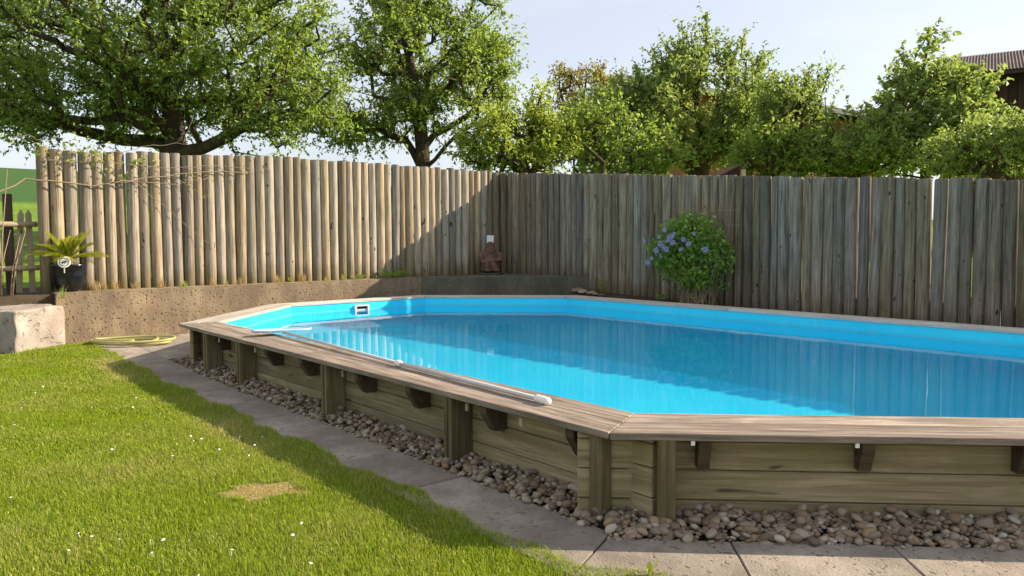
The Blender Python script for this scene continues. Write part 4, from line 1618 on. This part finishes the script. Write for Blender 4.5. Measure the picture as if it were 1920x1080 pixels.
# ------------------------------------------------------------------ potted cycad on the wall
pot_at = (-8.72, -0.93, WALL_Z + 0.012)
pp = tag(empty('potted_palm', pot_at), 'small yellow-green cycad palm in a glossy black pot on the wall end', 'potted plant')
prof = [(0.02, 0.0), (0.125, 0.0), (0.15, 0.012), (0.19, 0.10), (0.207, 0.22), (0.208, 0.31), (0.215, 0.325), (0.215, 0.345), (0.200, 0.345), (0.192, 0.31), (0.02, 0.305)]
v, f = lathe(prof, 32)
obj('pot', mesh_np('pot', v, f, M['pot'], True), pp)
v, f = lathe([(0.001, 0.318), (0.19, 0.312)], 24)
obj('soil', mesh_np('soil', v, f, M['soil']), pp)
v, f = lathe([(0.05, 0.31), (0.055, 0.36), (0.045, 0.40), (0.02, 0.425), (0.002, 0.43)], 12)
obj('stem', mesh_np('stem', v, f, M['twig'], True), pp)
rs = random.Random(8)
for k in range(34):
    az = k * 2.39996 + rs.uniform(-0.2, 0.2)
    el_ = rs.uniform(0.15, 1.35)
    ln = rs.uniform(0.34, 0.50) * (0.8 if el_ > 1.0 else 1)
    d = np.array([math.cos(az) * math.cos(el_), math.sin(az) * math.cos(el_), math.sin(el_)])
    pts = [np.array([0, 0, 0.41]) + d * ln * t + np.array([0, 0, -0.10 * t * t * math.cos(el_)]) for t in np.linspace(0, 1, 22)]
    sd = np.cross(d, (0, 0, 1.0))
    sd /= np.linalg.norm(sd) + 1e-9
    nn = np.cross(sd, d)
    b_ = Bag()
    b_.tube(pts, [0.004] * 12 + [0.003] * 10, 4)
    for q, p in enumerate(pts[3:]):
        w = 0.085 * math.sin(0.45 + 2.3 * q / 19)
        for s in (-1, 1):
            tip = p + sd * s * w * 0.8 + d * w * 0.75 + nn * w * 0.35
            side2 = d * 0.008
            b_.add([p - side2, p + side2, (p + tip) / 2 + d * 0.009, tip, (p + tip) / 2 - d * 0.009], [(0, 1, 2, 3, 4)])
    obj('frond', b_.mesh('frond', M['leaf_palm']), pp)

# round white sign stuck in the pot
to_cam = np.array([CAM[0] - pot_at[0], CAM[1] - pot_at[1]])
to_cam /= np.linalg.norm(to_cam)
sd2 = np.array([-to_cam[1], to_cam[0]])
sg_loc = (pot_at[0] + to_cam[0] * 0.222 - sd2[0] * 0.05, pot_at[1] + to_cam[1] * 0.222 - sd2[1] * 0.05, WALL_Z + 0.388)
sign = empty('round_sign', sg_loc, math.atan2(to_cam[1], to_cam[0]))
tag(sign, 'round white disc with black ring and small black figure in the pot', 'sign')


def disc(r0, r1, x, seg=32):
    V, F = [], []
    for k in range(seg):
        a = 2 * math.pi * k / seg
        V += [(x, r0 * math.cos(a), r0 * math.sin(a)), (x, r1 * math.cos(a), r1 * math.sin(a))]
    for k in range(seg):
        k2 = (k + 1) % seg
        F.append((2 * k, 2 * k + 1, 2 * k2 + 1, 2 * k2))
    return V, F


v, f = lathe([(0.001, -0.004), (0.070, -0.004), (0.074, 0.0), (0.070, 0.004), (0.001, 0.004)], 32)
v = [(q[2], q[0], q[1]) for q in v]
obj('plate', mesh_np('plate', v, f, M['white'], False), sign)
v, f = disc(0.047, 0.053, 0.0065)
obj('ring', mesh_np('ring', v, f, M['black']), sign)
b_ = Bag()
for y, z, w, h_, a in ((-0.004, 0.0, 0.042, 0.014, 0.25), (-0.018, -0.006, 0.016, 0.022, 0.1), (0.022, 0.010, 0.016, 0.012, 0.3), (0.012, -0.010, 0.006, 0.016, -0.2)):
    ca, sa = math.cos(a), math.sin(a)
    q = []
    for sy, sz in ((-1, -1), (1, -1), (1, 1), (-1, 1)):
        yy, zz = sy * w / 2, sz * h_ / 2
        q.append((0.0062, y + ca * yy - sa * zz, z + sa * yy + ca * zz))
    b_.add(q, [(0, 1, 2, 3)])
obj('figure', b_.mesh('figure', M['black']), sign)
b_ = Bag()
b_.box((-0.012, 0, -0.08), (0.006, 0.012, 0.12))
obj('stake', b_.mesh('stake', M['white']), sign)

# ------------------------------------------------------------------ terracotta figure on the corner ledge
st_at = Vector((-8.42, 5.92, WALL_Z))
bm = prism_bm([(-0.27, -0.10), (-0.10, -0.23), (0.18, -0.24), (0.30, -0.06), (0.25, 0.16), (-0.02, 0.24), (-0.24, 0.14)], 0.008, 0.042)
slate = obj('slate_slab', bm_mesh('slate_slab', bm, M['slate'], bevel=0.006), None, st_at, (0, 0, R(-40)))
tag(slate, 'flat dark slate slab under the terracotta figure on the ledge', 'stone slab')


def blob_figure():
    """seated robed figure: overlapping volumes fused into one skin"""
    bm = bmesh.new()
    parts = [((0, 0.0, 0.05), (0.17, 0.13, 0.055)), ((0.0, 0.0, 0.19), (0.135, 0.11, 0.17)), ((0, 0.01, 0.33), (0.155, 0.10, 0.11)), ((0, 0.0, 0.47), (0.085, 0.085, 0.10)), ((0.0, 0.0, 0.42), (0.11, 0.09, 0.07)),
             ((-0.155, -0.02, 0.30), (0.05, 0.06, 0.11)), ((0.16, -0.02, 0.29), (0.055, 0.06, 0.10)), ((-0.10, -0.10, 0.21), (0.075, 0.045, 0.04)), ((0.13, -0.10, 0.235), (0.075, 0.045, 0.04)),
             ((-0.07, -0.10, 0.11), (0.05, 0.06, 0.10)), ((0.06, -0.09, 0.10), (0.055, 0.06, 0.09)), ((-0.07, -0.15, 0.04), (0.05, 0.06, 0.03)), ((0.07, -0.15, 0.04), (0.055, 0.065, 0.03)),
             ((0, -0.075, 0.455), (0.03, 0.03, 0.035)), ((0.0, -0.07, 0.40), (0.05, 0.035, 0.05)), ((0.0, 0.0, 0.54), (0.06, 0.07, 0.045))]
    for c, r in parts:
        ret = bmesh.ops.create_uvsphere(bm, u_segments=16, v_segments=10, radius=1.0)
        for v in ret['verts']:
            v.co = Vector((c[0] + v.co.x * r[0], c[1] + v.co.y * r[1], c[2] + v.co.z * r[2]))
    me = bm_mesh('figure', bm, M['terracotta'])
    o = bpy.data.objects.new('figure_source', me)
    sc.collection.objects.link(o)
    md = o.modifiers.new('fuse', 'REMESH')
    md.mode = 'VOXEL'
    md.voxel_size = 0.010
    bpy.context.view_layer.update()
    dg = bpy.context.evaluated_depsgraph_get()
    out = bpy.data.meshes.new_from_object(o.evaluated_get(dg))
    bpy.data.objects.remove(o)
    for v in out.vertices:
        n = noise.noise(v.co * 14) * 0.010 + noise.noise(v.co * 40) * 0.004
        v.co += v.normal * n
    for p in out.polygons:
        p.use_smooth = True
    return out


face_cam = math.atan2(CAM[1] - st_at.y, CAM[0] - st_at.x) + math.pi / 2
fig = obj('terracotta_figure', blob_figure(), None, st_at + Vector((0, 0, 0.045)), (0, 0, face_cam + 0.15))
fig.scale = (1.12, 1.0, 0.98)
tag(fig, 'weathered red terracotta seated figure in the fence corner', 'statue')
cdv = Vector((CAM[0] - st_at.x, CAM[1] - st_at.y, 0)).normalized()
bm = box_bm(-0.065, 0.065, -0.006, 0.006, -0.07, 0.07)
card = obj('white_card', bm_mesh('white_card', bm, M['card'], bevel=0.002), None, st_at - cdv * 0.075 + Vector((0, 0, 0.665)), (R(-4), R(3), face_cam))
tag(card, 'small white card propped behind the terracotta figure', 'card')

# ------------------------------------------------------------------ flat stones at the end of the ledge
rs = random.Random(4)
for k, (x, y, r) in enumerate(((-6.42, 6.20, 0.12), (-6.22, 6.10, 0.085), (-6.04, 6.12, 0.075), (-5.86, 6.02, 0.06), (-5.70, 6.01, 0.055))):
    z = 0.42 - 0.032 * (x + 6.5)
    o = obj('flat_stone', peb_me[(k * 3) % 8], None, (x, y, z + r * 0.22 + 0.008), (rs.uniform(-0.1, 0.1), rs.uniform(-0.1, 0.1), rs.uniform(0, 6)), (r * 1.2, r, r * 0.38))
    tag(o, ('flat grey stone nearest the ledge end, largest of the five', 'flat stone second from the ledge end behind the pool', 'middle one of the five flat stones behind the pool coping',
            'small flat stone fourth from the ledge end', 'smallest pale flat stone farthest from the ledge end')[k], 'stone', 'flat stones behind the pool')

# ------------------------------------------------------------------ clematis on the shaded fence
cl_c = np.array([-4.15, 6.22, 0.36])
cl = tag(empty('clematis', cl_c), 'leafy clematis bush with violet flowers on the shaded fence', 'climbing plant')
rg = np.random.default_rng(12)


def cl_pts(n, seed):
    rg = np.random.default_rng(seed)
    parts = []
    for (cx, cz, rx, rz, w) in ((0.0, 0.78, 0.66, 0.46, 0.55), (0.35, 0.62, 0.38, 0.42, 0.2), (-0.35, 0.72, 0.34, 0.36, 0.15), (0.0, 1.15, 0.42, 0.22, 0.10), (0.12, 0.38, 0.32, 0.26, 0.20)):
        m = int(n * w)
        u = rg.standard_normal((m, 3))
        u /= np.linalg.norm(u, axis=1, keepdims=True)
        rr = rg.random((m, 1)) ** 0.45
        q = u * rr * (1 + 0.12 * rg.standard_normal((m, 1)))
        parts.append(np.stack([cx + q[:, 0] * rx, -0.02 + q[:, 1] * 0.24, cz + q[:, 2] * rz], 1))
    return np.concatenate(parts)


P = cl_pts(5200, 3)
P = P[P[:, 1] < 0.24]
P = P[np.array([noise.noise(Vector(p) * 3.4) for p in P]) > -0.26]
n = len(P)
Nn = rg.standard_normal((n, 3)) * 0.6 + np.array([0.1, -0.55, 0.6])
Dd = rg.standard_normal((n, 3)) + np.array([0.1, -0.3, -0.35])
V, F = leaves_np(P, Nn, Dd, 0.066 * (0.6 + 0.8 * rg.random(n)), 0.68, 0.12)
obj('foliage', mesh_np('foliage', V, F, M['leaf_bush']), cl)
b_ = Bag()
rs = random.Random(6)
for k in range(60):
    x0 = rs.uniform(-0.12, 0.42)
    x1 = x0 + rs.uniform(-0.35, 0.35)
    zt = rs.uniform(0.3, 1.15)
    y1 = rs.uniform(-0.2, 0.1)
    b_.tube([(x0, rs.uniform(-0.15, 0.1), 0.0), (x0 + 0.3 * (x1 - x0) + rs.uniform(-.06, .06), y1 * 0.6, zt * 0.45), (x1, y1, zt)], [0.006, 0.004, 0.002], 4)
for k in range(26):
    x0 = rs.uniform(-0.5, 0.55)
    b_.tube([(x0, rs.uniform(-0.1, 0.1), 0.9), (x0 + rs.uniform(-.1, .1), rs.uniform(-0.1, 0.12), 1.15), (x0 + rs.uniform(-.2, .2), rs.uniform(-.1, .15), rs.uniform(1.2, 1.48))], [0.003, 0.002, 0.001], 3)
obj('stem', b_.mesh('stem', M['twig']), cl)
fl_spots = [(-0.30, 0.98), (-0.22, 1.08), (-0.17, 0.93), (-0.06, 0.90), (-0.12, 0.98), (-0.24, 0.84), (-0.32, 0.88), (-0.36, 0.78), (0.12, 0.94), (0.50, 0.80), (-0.45, 0.66), (-0.54, 0.60), (-0.30, 0.70), (-0.07, 1.02), (-0.18, 0.80), (-0.60, 0.92), (0.30, 1.02), (0.06, 0.80), (0.22, 0.88)]


def flower_mesh():
    V, F = [], []
    for k in range(6):
        a = k * math.pi / 3
        d = np.array([math.cos(a), 0, math.sin(a)])
        s = np.array([-math.sin(a), 0, math.cos(a)])
        b0 = len(V)
        V += [d * 0.006, d * 0.040 + s * 0.019 + (0, -0.006, 0), d * 0.072 + (0, 0.008, 0), d * 0.040 - s * 0.019 + (0, -0.006, 0)]
        F += [(b0, b0 + 1, b0 + 2, b0 + 3)]
    return mesh_np('flower', V, F, M['petal'])


fme = flower_mesh()
for x, z in fl_spots:
    obj('flower', fme, cl, (x, -0.335 + rs.uniform(-0.03, 0.03), z), (rs.uniform(-0.5, 0.4), rs.uniform(0, 1), rs.uniform(-0.5, 0.8)), [rs.uniform(0.5, 0.85)] * 3)
tr = tag(empty('wire_trellis', (-3.85, 6.42, 0.35)), 'thin wire trellis standing up behind the clematis', 'trellis')
for x in (-0.42, -0.27, -0.12, 0.03, 0.18, 0.33):
    v, f = tube_np([(x, 0, 0), (x, 0, 1.40 + 0.02 * math.sin(x * 30))], 0.0035, 5)
    obj('wire', mesh_np('wire', v, f, M['twig']), tr)
for z in (0.5, 0.85, 1.15, 1.36):
    v, f = tube_np([(-0.45, -0.007, z), (0.40, -0.007, z)], 0.0035, 5)
    obj('wire', mesh_np('wire', v, f, M['twig']), tr)

# ------------------------------------------------------------------ climber over the sunlit fence and bare twigs
vine = tag(empty('climbing_vine', (-8.75, -1.25, WALL_Z)), 'thin bare climber trailing along the top of the sunlit fence', 'vine')
vo = np.array(vine.location)
b_ = Bag()
rs = random.Random(14)


def vline(pts, r=0.006):
    P = [np.array(p) - vo for p in pts]
    fine = []
    for i in range(len(P) - 1):
        for t in np.linspace(0, 1, 6, endpoint=False):
            fine.append(P[i] * (1 - t) + P[i + 1] * t + np.array([rs.gauss(0, 0.006), rs.gauss(0, 0.008), rs.gauss(0, 0.010)]))
    fine.append(P[-1])
    b_.tube(fine, np.linspace(r, r * 0.5, len(fine)), 5)


vline([(-8.60, -2.2, 1.65), (-8.70, -1.75, 1.85), (-8.76, -1.35, 2.10), (-8.765, -0.6, 2.05), (-8.765, 0.0, 2.16), (-8.765, 0.75, 2.30), (-8.765, 1.5, 2.34)], 0.013)
vline([(-8.765, -1.2, 2.34), (-8.765, -0.5, 2.36), (-8.765, 0.3, 2.34), (-8.765, 1.1, 2.40), (-8.765, 1.9, 2.38)], 0.006)
vline([(-8.765, -0.4, 2.1), (-8.765, 0.5, 2.12), (-8.765, 0.9, 2.22)], 0.006)
vline([(-8.77, -0.2, 2.2), (-8.765, 0.3, 1.8), (-8.765, 0.75, 1.35), (-8.765, 1.1, 1.2)], 0.004)
vline([(-8.77, 0.3, 2.3), (-8.765, 0.75, 2.0), (-8.765, 1.0, 1.9)], 0.003)
vline([(-8.77, -1.1, 2.52), (-8.75, -1.3, 2.64), (-8.7, -1.5, 2.60)], 0.005)
vline([(-8.8, -0.4, 2.5), (-8.8, 0.1, 2.62), (-8.75, 0.55, 2.68), (-8.7, 0.7, 3.1)], 0.005)
obj('stem', b_.mesh('stem', M['twig'], True), vine)
P, Nn, Dd = [], [], []
for (y, z, s, m) in ((-0.75, 2.52, 0.16, 70), (-0.55, 2.44, 0.13, 40), (0.0, 2.40, 0.12, 26), (-0.2, 2.25, 0.16, 20), (0.75, 2.2, 0.15, 18), (-1.2, 2.5, 0.15, 20), (-1.55, 2.55, 0.15, 18), (1.4, 2.36, 0.1, 8)):
    for _ in range(m):
        P.append((-8.74 + rs.gauss(0, 0.05) - vo[0], y + rs.gauss(0, s) - vo[1], z + rs.gauss(0, s * 0.6) - vo[2]))
n = len(P)
V, F = leaves_np(np.array(P), rg.standard_normal((n, 3)) + (0.3, 0, 0.5), rg.standard_normal((n, 3)), 0.05 * (0.6 + 0.8 * rg.random(n)), 0.6)
obj('leaves', mesh_np('leaves', V, F, M['leaf_lime']), vine)

tw = tag(empty('bare_shrub', (-8.75, -1.72, 0.62)), 'leafless pale twiggy shrub behind the stone block', 'shrub')
for k in range(16):
    x0, y0 = rs.uniform(-0.1, 0.15), rs.uniform(-0.4, 0.22)
    h_ = rs.uniform(0.35, 1.0) if k % 4 else rs.uniform(1.3, 2.0)
    dx, dy = rs.uniform(-0.15, 0.15), rs.uniform(-0.25, 0.25)
    v, f = tube_np([(x0, y0, -0.05), (x0 + dx * .4, y0 + dy * .3, h_ * .45), (x0 + dx, y0 + dy, h_)], [0.010, 0.007, 0.003], 5)
    obj('twig', mesh_np('twig', v, f, M['twig'], True), tw)

# ------------------------------------------------------------------ weeds and tufts
def tuft_mesh(seed, n, h_, spread, mat, w=0.006):
    rs = random.Random(seed)
    V, F = [], []
    for _ in range(n):
        a = rs.uniform(0, 6.28)
        r = spread * math.sqrt(rs.random())
        x, y = r * math.cos(a), r * math.sin(a)
        b = rs.uniform(0, 6.28)
        hh = h_ * rs.uniform(0.5, 1.1)
        l = hh * rs.uniform(0.2, 0.8)
        sx_, sy_ = -math.sin(b) * w / 2, math.cos(b) * w / 2
        lx, ly = math.cos(b) * l, math.sin(b) * l
        k = len(V)
        V += [(x - sx_, y - sy_, -0.01), (x + sx_, y + sy_, -0.01), (x + lx * .35 + sx_ * .8, y + ly * .35 + sy_ * .8, hh * .65), (x + lx * .35 - sx_ * .8, y + ly * .35 - sy_ * .8, hh * .65), (x + lx, y + ly, hh)]
        F += [(k, k + 1, k + 2, k + 3), (k + 3, k + 2, k + 4)]
    return mesh_np('tuft', V, F, mat)


ORD = ('first', 'second', 'third', 'fourth', 'fifth', 'sixth', 'seventh', 'eighth', 'ninth')
tm = [tuft_mesh(k, 34, 0.13, 0.05, M['dry_blade'], 0.007) for k in range(4)]
tg = [tuft_mesh(k + 9, 30, 0.12, 0.05, M['leaf_lime'], 0.008) for k in range(3)]
rs = random.Random(17)
for k, y in enumerate((-0.62, -0.52, -0.38, -0.15, 0.2, 0.9, 1.3, 1.9, 2.3)):
    o = obj('grass_tuft', tm[k % 4], None, (-8.70, y, WALL_Z + 0.004), (0, 0, rs.uniform(0, 6)), [rs.uniform(0.7, 1.2)] * 3)
    tag(o, 'dry straw-coloured grass tuft at the sunlit logs, ' + ORD[k] + ' from the black pot', 'grass tuft', 'dry tufts along the sunlit fence')
for k, y in enumerate((0.5, 1.1, 2.1, 2.7, 3.0, 3.2)):
    o = obj('weed_tuft', tg[k % 3], None, (-8.69, y, WALL_Z + 0.004), (0, 0, rs.uniform(0, 6)), [rs.uniform(0.5, 0.9)] * 3)
    tag(o, 'small green grass tuft at the sunlit logs, ' + ORD[k] + ' from the black pot', 'grass tuft', 'green tufts along the sunlit fence')


def leafy(name, label, loc, n, rx, ry, rz, size, mat, cat='weed'):
    rg = np.random.default_rng(abs(hash(name + label)) % 1000 if False else n)
    t = tag(empty(name, loc), label, cat)
    u = rg.standard_normal((n, 3))
    u /= np.linalg.norm(u, axis=1, keepdims=True)
    q = u * rg.random((n, 1)) ** 0.4 * np.array([rx, ry, rz])
    q[:, 2] = np.abs(q[:, 2]) + 0.01
    V, F = leaves_np(q, rg.standard_normal((n, 3)) * .5 + (0.2, -0.2, 0.8), rg.standard_normal((n, 3)) + (0, 0, .3), size * (0.6 + 0.8 * rg.random(n)), 0.6)
    obj('foliage', mesh_np('foliage', V, F, M[mat]), t)
    b_ = Bag()
    for k in range(14):
        e = q[k * (n // 14)]
        b_.tube([(e[0] * 0.3, e[1] * 0.3, 0), tuple(e * 0.6 + np.array([0, 0, 0.01])), tuple(e)], 0.002, 3)
    obj('stem', b_.mesh('stem', M['leaf_bush']), t)
    return t


leafy('weed', 'low spreading green weed on the wall where the shadow starts', (-8.64, 3.95, WALL_Z + 0.005), 240, 0.10, 0.42, 0.14, 0.035, 'leaf_bush')
leafy('weed', 'tiny weed tuft on the wall left of the spreading one', (-8.66, 3.32, WALL_Z + 0.005), 60, 0.06, 0.12, 0.09, 0.03, 'leaf_lime')
leafy('weed', 'thin yellow-green weed at the fence foot beside the flat stones', (-6.05, 6.40, 0.41), 70, 0.08, 0.06, 0.26, 0.035, 'leaf_lime')
leafy('weed', 'small weed in the soil left of the clematis', (-4.72, 6.25, 0.36), 60, 0.09, 0.06, 0.14, 0.03, 'leaf_bush')
o = obj('grass_tuft', tuft_mesh(77, 12, 0.16, 0.02, M['leaf_apple'], 0.010), None, (-8.45, -1.06, 0.60))
tag(o, 'arching grey-green grass tuft between stone block and black pot', 'grass tuft')
# plantain leaves at the paving edge
V, F = [], []
for k, (a, h_, w) in enumerate(((0.2, 0.085, 0.03), (2.2, 0.05, 0.022), (4.0, 0.06, 0.024), (5.3, 0.04, 0.02))):
    c, s = math.cos(a), math.sin(a)
    b0 = len(V)
    for t, ww in ((0, 0.004), (0.4, w * 0.9), (0.75, w), (1.0, 0.003)):
        l = 0.5 * h_ * t
        V += [(c * l - s * ww / 2, s * l + c * ww / 2, h_ * t), (c * l + s * ww / 2, s * l - c * ww / 2, h_ * t)]
    for q in range(3):
        F.append((b0 + 2 * q, b0 + 2 * q + 1, b0 + 2 * q + 3, b0 + 2 * q + 2))
o = obj('plantain', mesh_np('plantain', V, F, M['leaf_lime']), None, (0.60, -0.62, -0.06))
tag(o, 'single broad-leaved plantain at the sunny edge of the paving', 'weed')

# ------------------------------------------------------------------ lawn grass
def grass():
    rg = np.random.default_rng(5)
    PX, PY, HH, WW = [], [], [], []
    for (n, x0, x1, y0, y1) in ((820000, -8.4, 2.6, -4.4, -0.55),):
        x = rg.uniform(x0, x1, n)
        y = rg.uniform(y0, y1, n)
        D = (x - CAM[0]) * FW[0] + (y - CAM[1]) * FW[1]
        sxp = ((x - CAM[0]) * RT[0] + (y - CAM[1]) * RT[1]) / np.maximum(D, 0.1)
        vis = (D > 2.4) & (np.abs(sxp) < 0.74)
        keep = vis & in_lawn(x, y) & (rg.random(n) < np.clip(4.6 / np.maximum(D, 0.1), 0, 1) ** 1.35)
        PX.append(x[keep])
        PY.append(y[keep])
    q = rg.uniform(-1, 1, (9000, 2))
    q = q[(q ** 2).sum(1) < 1]
    PX.append(-1.45 + 0.59 * q[:, 0] * 0.225 - 0.81 * q[:, 1] * 0.15)
    PY.append(-1.38 + 0.81 * q[:, 0] * 0.225 + 0.59 * q[:, 1] * 0.15)
    x, y = np.concatenate(PX), np.concatenate(PY)
    n = len(x)
    D = (x - CAM[0]) * FW[0] + (y - CAM[1]) * FW[1]
    # patch fields
    f1 = np.sin(x * 2.3 + 1.1) * np.sin(y * 2.9 + 0.4) + 0.6 * np.sin(x * 5.1 - y * 3.7) + 0.4 * np.sin(x * 9.3 + y * 8.1)
    dry = np.clip(0.05 + 0.12 * f1 + 0.20 * rg.standard_normal(n), 0, 1)
    edge = np.exp(-((y + 1.02) / 0.14) ** 2) * np.clip(np.sin(x * 1.9 + 0.5) + 0.25, 0, 1) * (x < -0.6)
    dry = np.clip(dry + 0.75 * edge * rg.random(n), 0, 1)
    # worn straw patch
    u = np.array([0.59, 0.81])   # long axis of the patch
    ex = ((x + 1.45) * u[0] + (y + 1.38) * u[1]) / 0.225
    ey = (-(x + 1.45) * u[1] + (y + 1.38) * u[0]) / 0.15
    rr = np.sqrt(ex ** 2 + ey ** 2) + 0.10 * rg.standard_normal(n) + 0.13 * np.sin(np.arctan2(ey, ex) * 5) + 0.08 * np.sin(np.arctan2(ey, ex) * 9 + 1)
    patch = rr < 1.0
    dry[patch] = np.clip(0.85 + 0.2 * rg.standard_normal(patch.sum()), 0.5, 1)
    h = (0.0125 + 0.010 * rg.random(n) + 0.004 * np.clip(f1, -1, 1))
    f2 = np.sin(x * 7.3 + 0.7 * np.sin(y * 5)) * np.sin(y * 8.9 + 0.9 * np.sin(x * 4.1)) + 0.5 * np.sin(x * 17 + y * 11)
    h *= 1 + 0.35 * np.clip(f2, -0.8, 1.2)
    tall = rg.random(n) < 0.03
    h[tall] *= 1.9
    h *= 1 + 0.9 * np.exp(-((y - LAWN_Y + 0.03) / 0.05) ** 2) * rg.random(n)
    h[patch] *= 0.22
    h *= np.where(x < -7.4, 1.5, 1.0)
    edge_dist = np.minimum(np.abs(y - LAWN_Y), 1)
    w = 0.0026 * np.clip(D / 4.0, 0.9, 2.4)
    # clover-like broad leaves mixed in
    br = rg.random(n) < 0.10 + 0.25 * (np.sin(x * 3.1 + 2) * np.sin(y * 3.7) > 0.15)
    w = np.where(br, w * 2.3, w)
    h = np.where(br, h * 0.75, h)
    a = rg.uniform(0, 2 * np.pi, n)
    lean_ = h * rg.uniform(0.25, 1.3, n)
    lean_[patch] *= 2.5
    dx, dy = np.cos(a), np.sin(a)
    g0 = gz(x)
    z0 = g0 - 0.016
    P0 = np.stack([x + dy * w / 2, y - dx * w / 2, z0], 1)
    P1 = np.stack([x - dy * w / 2, y + dx * w / 2, z0], 1)
    mx, my = x + dx * lean_ * 0.35, y + dy * lean_ * 0.35
    P2 = np.stack([mx - dy * w * 0.42, my + dx * w * 0.42, g0 + h * 0.62], 1)
    P3 = np.stack([mx + dy * w * 0.42, my - dx * w * 0.42, g0 + h * 0.62], 1)
    P4 = np.stack([x + dx * lean_, y + dy * lean_, g0 + h], 1)
    V = np.stack([P0, P1, P2, P3, P4], 1).reshape(-1, 3)
    b = np.arange(n)[:, None] * 5
    F = np.stack([b + [0, 1, 2], b + [0, 2, 3], b + [3, 2, 4]], 1).reshape(-1, 3)
    me = mesh_np('grass', V, F, M['grass'])
    at_ = me.attributes.new('dry', 'FLOAT', 'POINT')
    at_.data.foreach_set('value', np.repeat(dry, 5).astype(np.float32))
    o = obj('grass', me)
    tag(o, 'short mown yellow-green grass of the lawn', 'grass', kind='stuff')
    return n


NB = grass()


def daisy_mesh():
    V, F = [(0, 0, 0.003)], []
    for k in range(9):
        a = 2 * math.pi * k / 9
        r = 0.011 if k % 2 else 0.0085
        V.append((r * math.cos(a), r * math.sin(a), 0.0))
    for k in range(9):
        F.append((0, 1 + k, 1 + (k + 1) % 9))
    b0 = len(V)
    V += [(-0.001, 0, -0.05), (0.001, 0, -0.05), (0.001, 0, 0), (-0.001, 0, 0)]
    F.append((b0, b0 + 1, b0 + 2, b0 + 3))
    return mesh_np('daisy', V, F, M['daisy'])


dme = daisy_mesh()


def onz(px, py, z=0.0):
    d = FW + RT * (px - 960) / FPX + UP * (540 - py) / FPX
    return CAM + d * (z - CAM[2]) / d[2]


rs = random.Random(9)
dz = [(20, 932), (129, 1031), (172, 1005), (224, 1010), (306, 1011), (435, 1030), (549, 1002), (372, 1078), (324, 854), (358, 817), (363, 826), (378, 822), (418, 829), (477, 834), (331, 832), (411, 842), (455, 840), (467, 853), (583, 1055), (565, 980),
      (81, 726), (66, 737), (139, 757), (172, 763), (27, 796), (255, 745), (300, 775), (308, 777), (160, 667), (218, 765), (249, 763), (101, 682), (450, 818), (492, 818), (210, 842), (282, 1012), (147, 999), (40, 764), (216, 838), (284, 1036)]
for px, py in dz:
    p = onz(px, py, -0.025)
    o = obj('daisy', dme, None, (p[0], p[1], float(gz(p[0])) + 0.034), (rs.uniform(-0.4, 0.4), rs.uniform(-0.4, 0.4), rs.uniform(0, 6)), [rs.uniform(0.5, 0.95)] * 3)
    tag(o, 'tiny white daisy flower in the short lawn', 'daisy', 'daisies in the lawn')
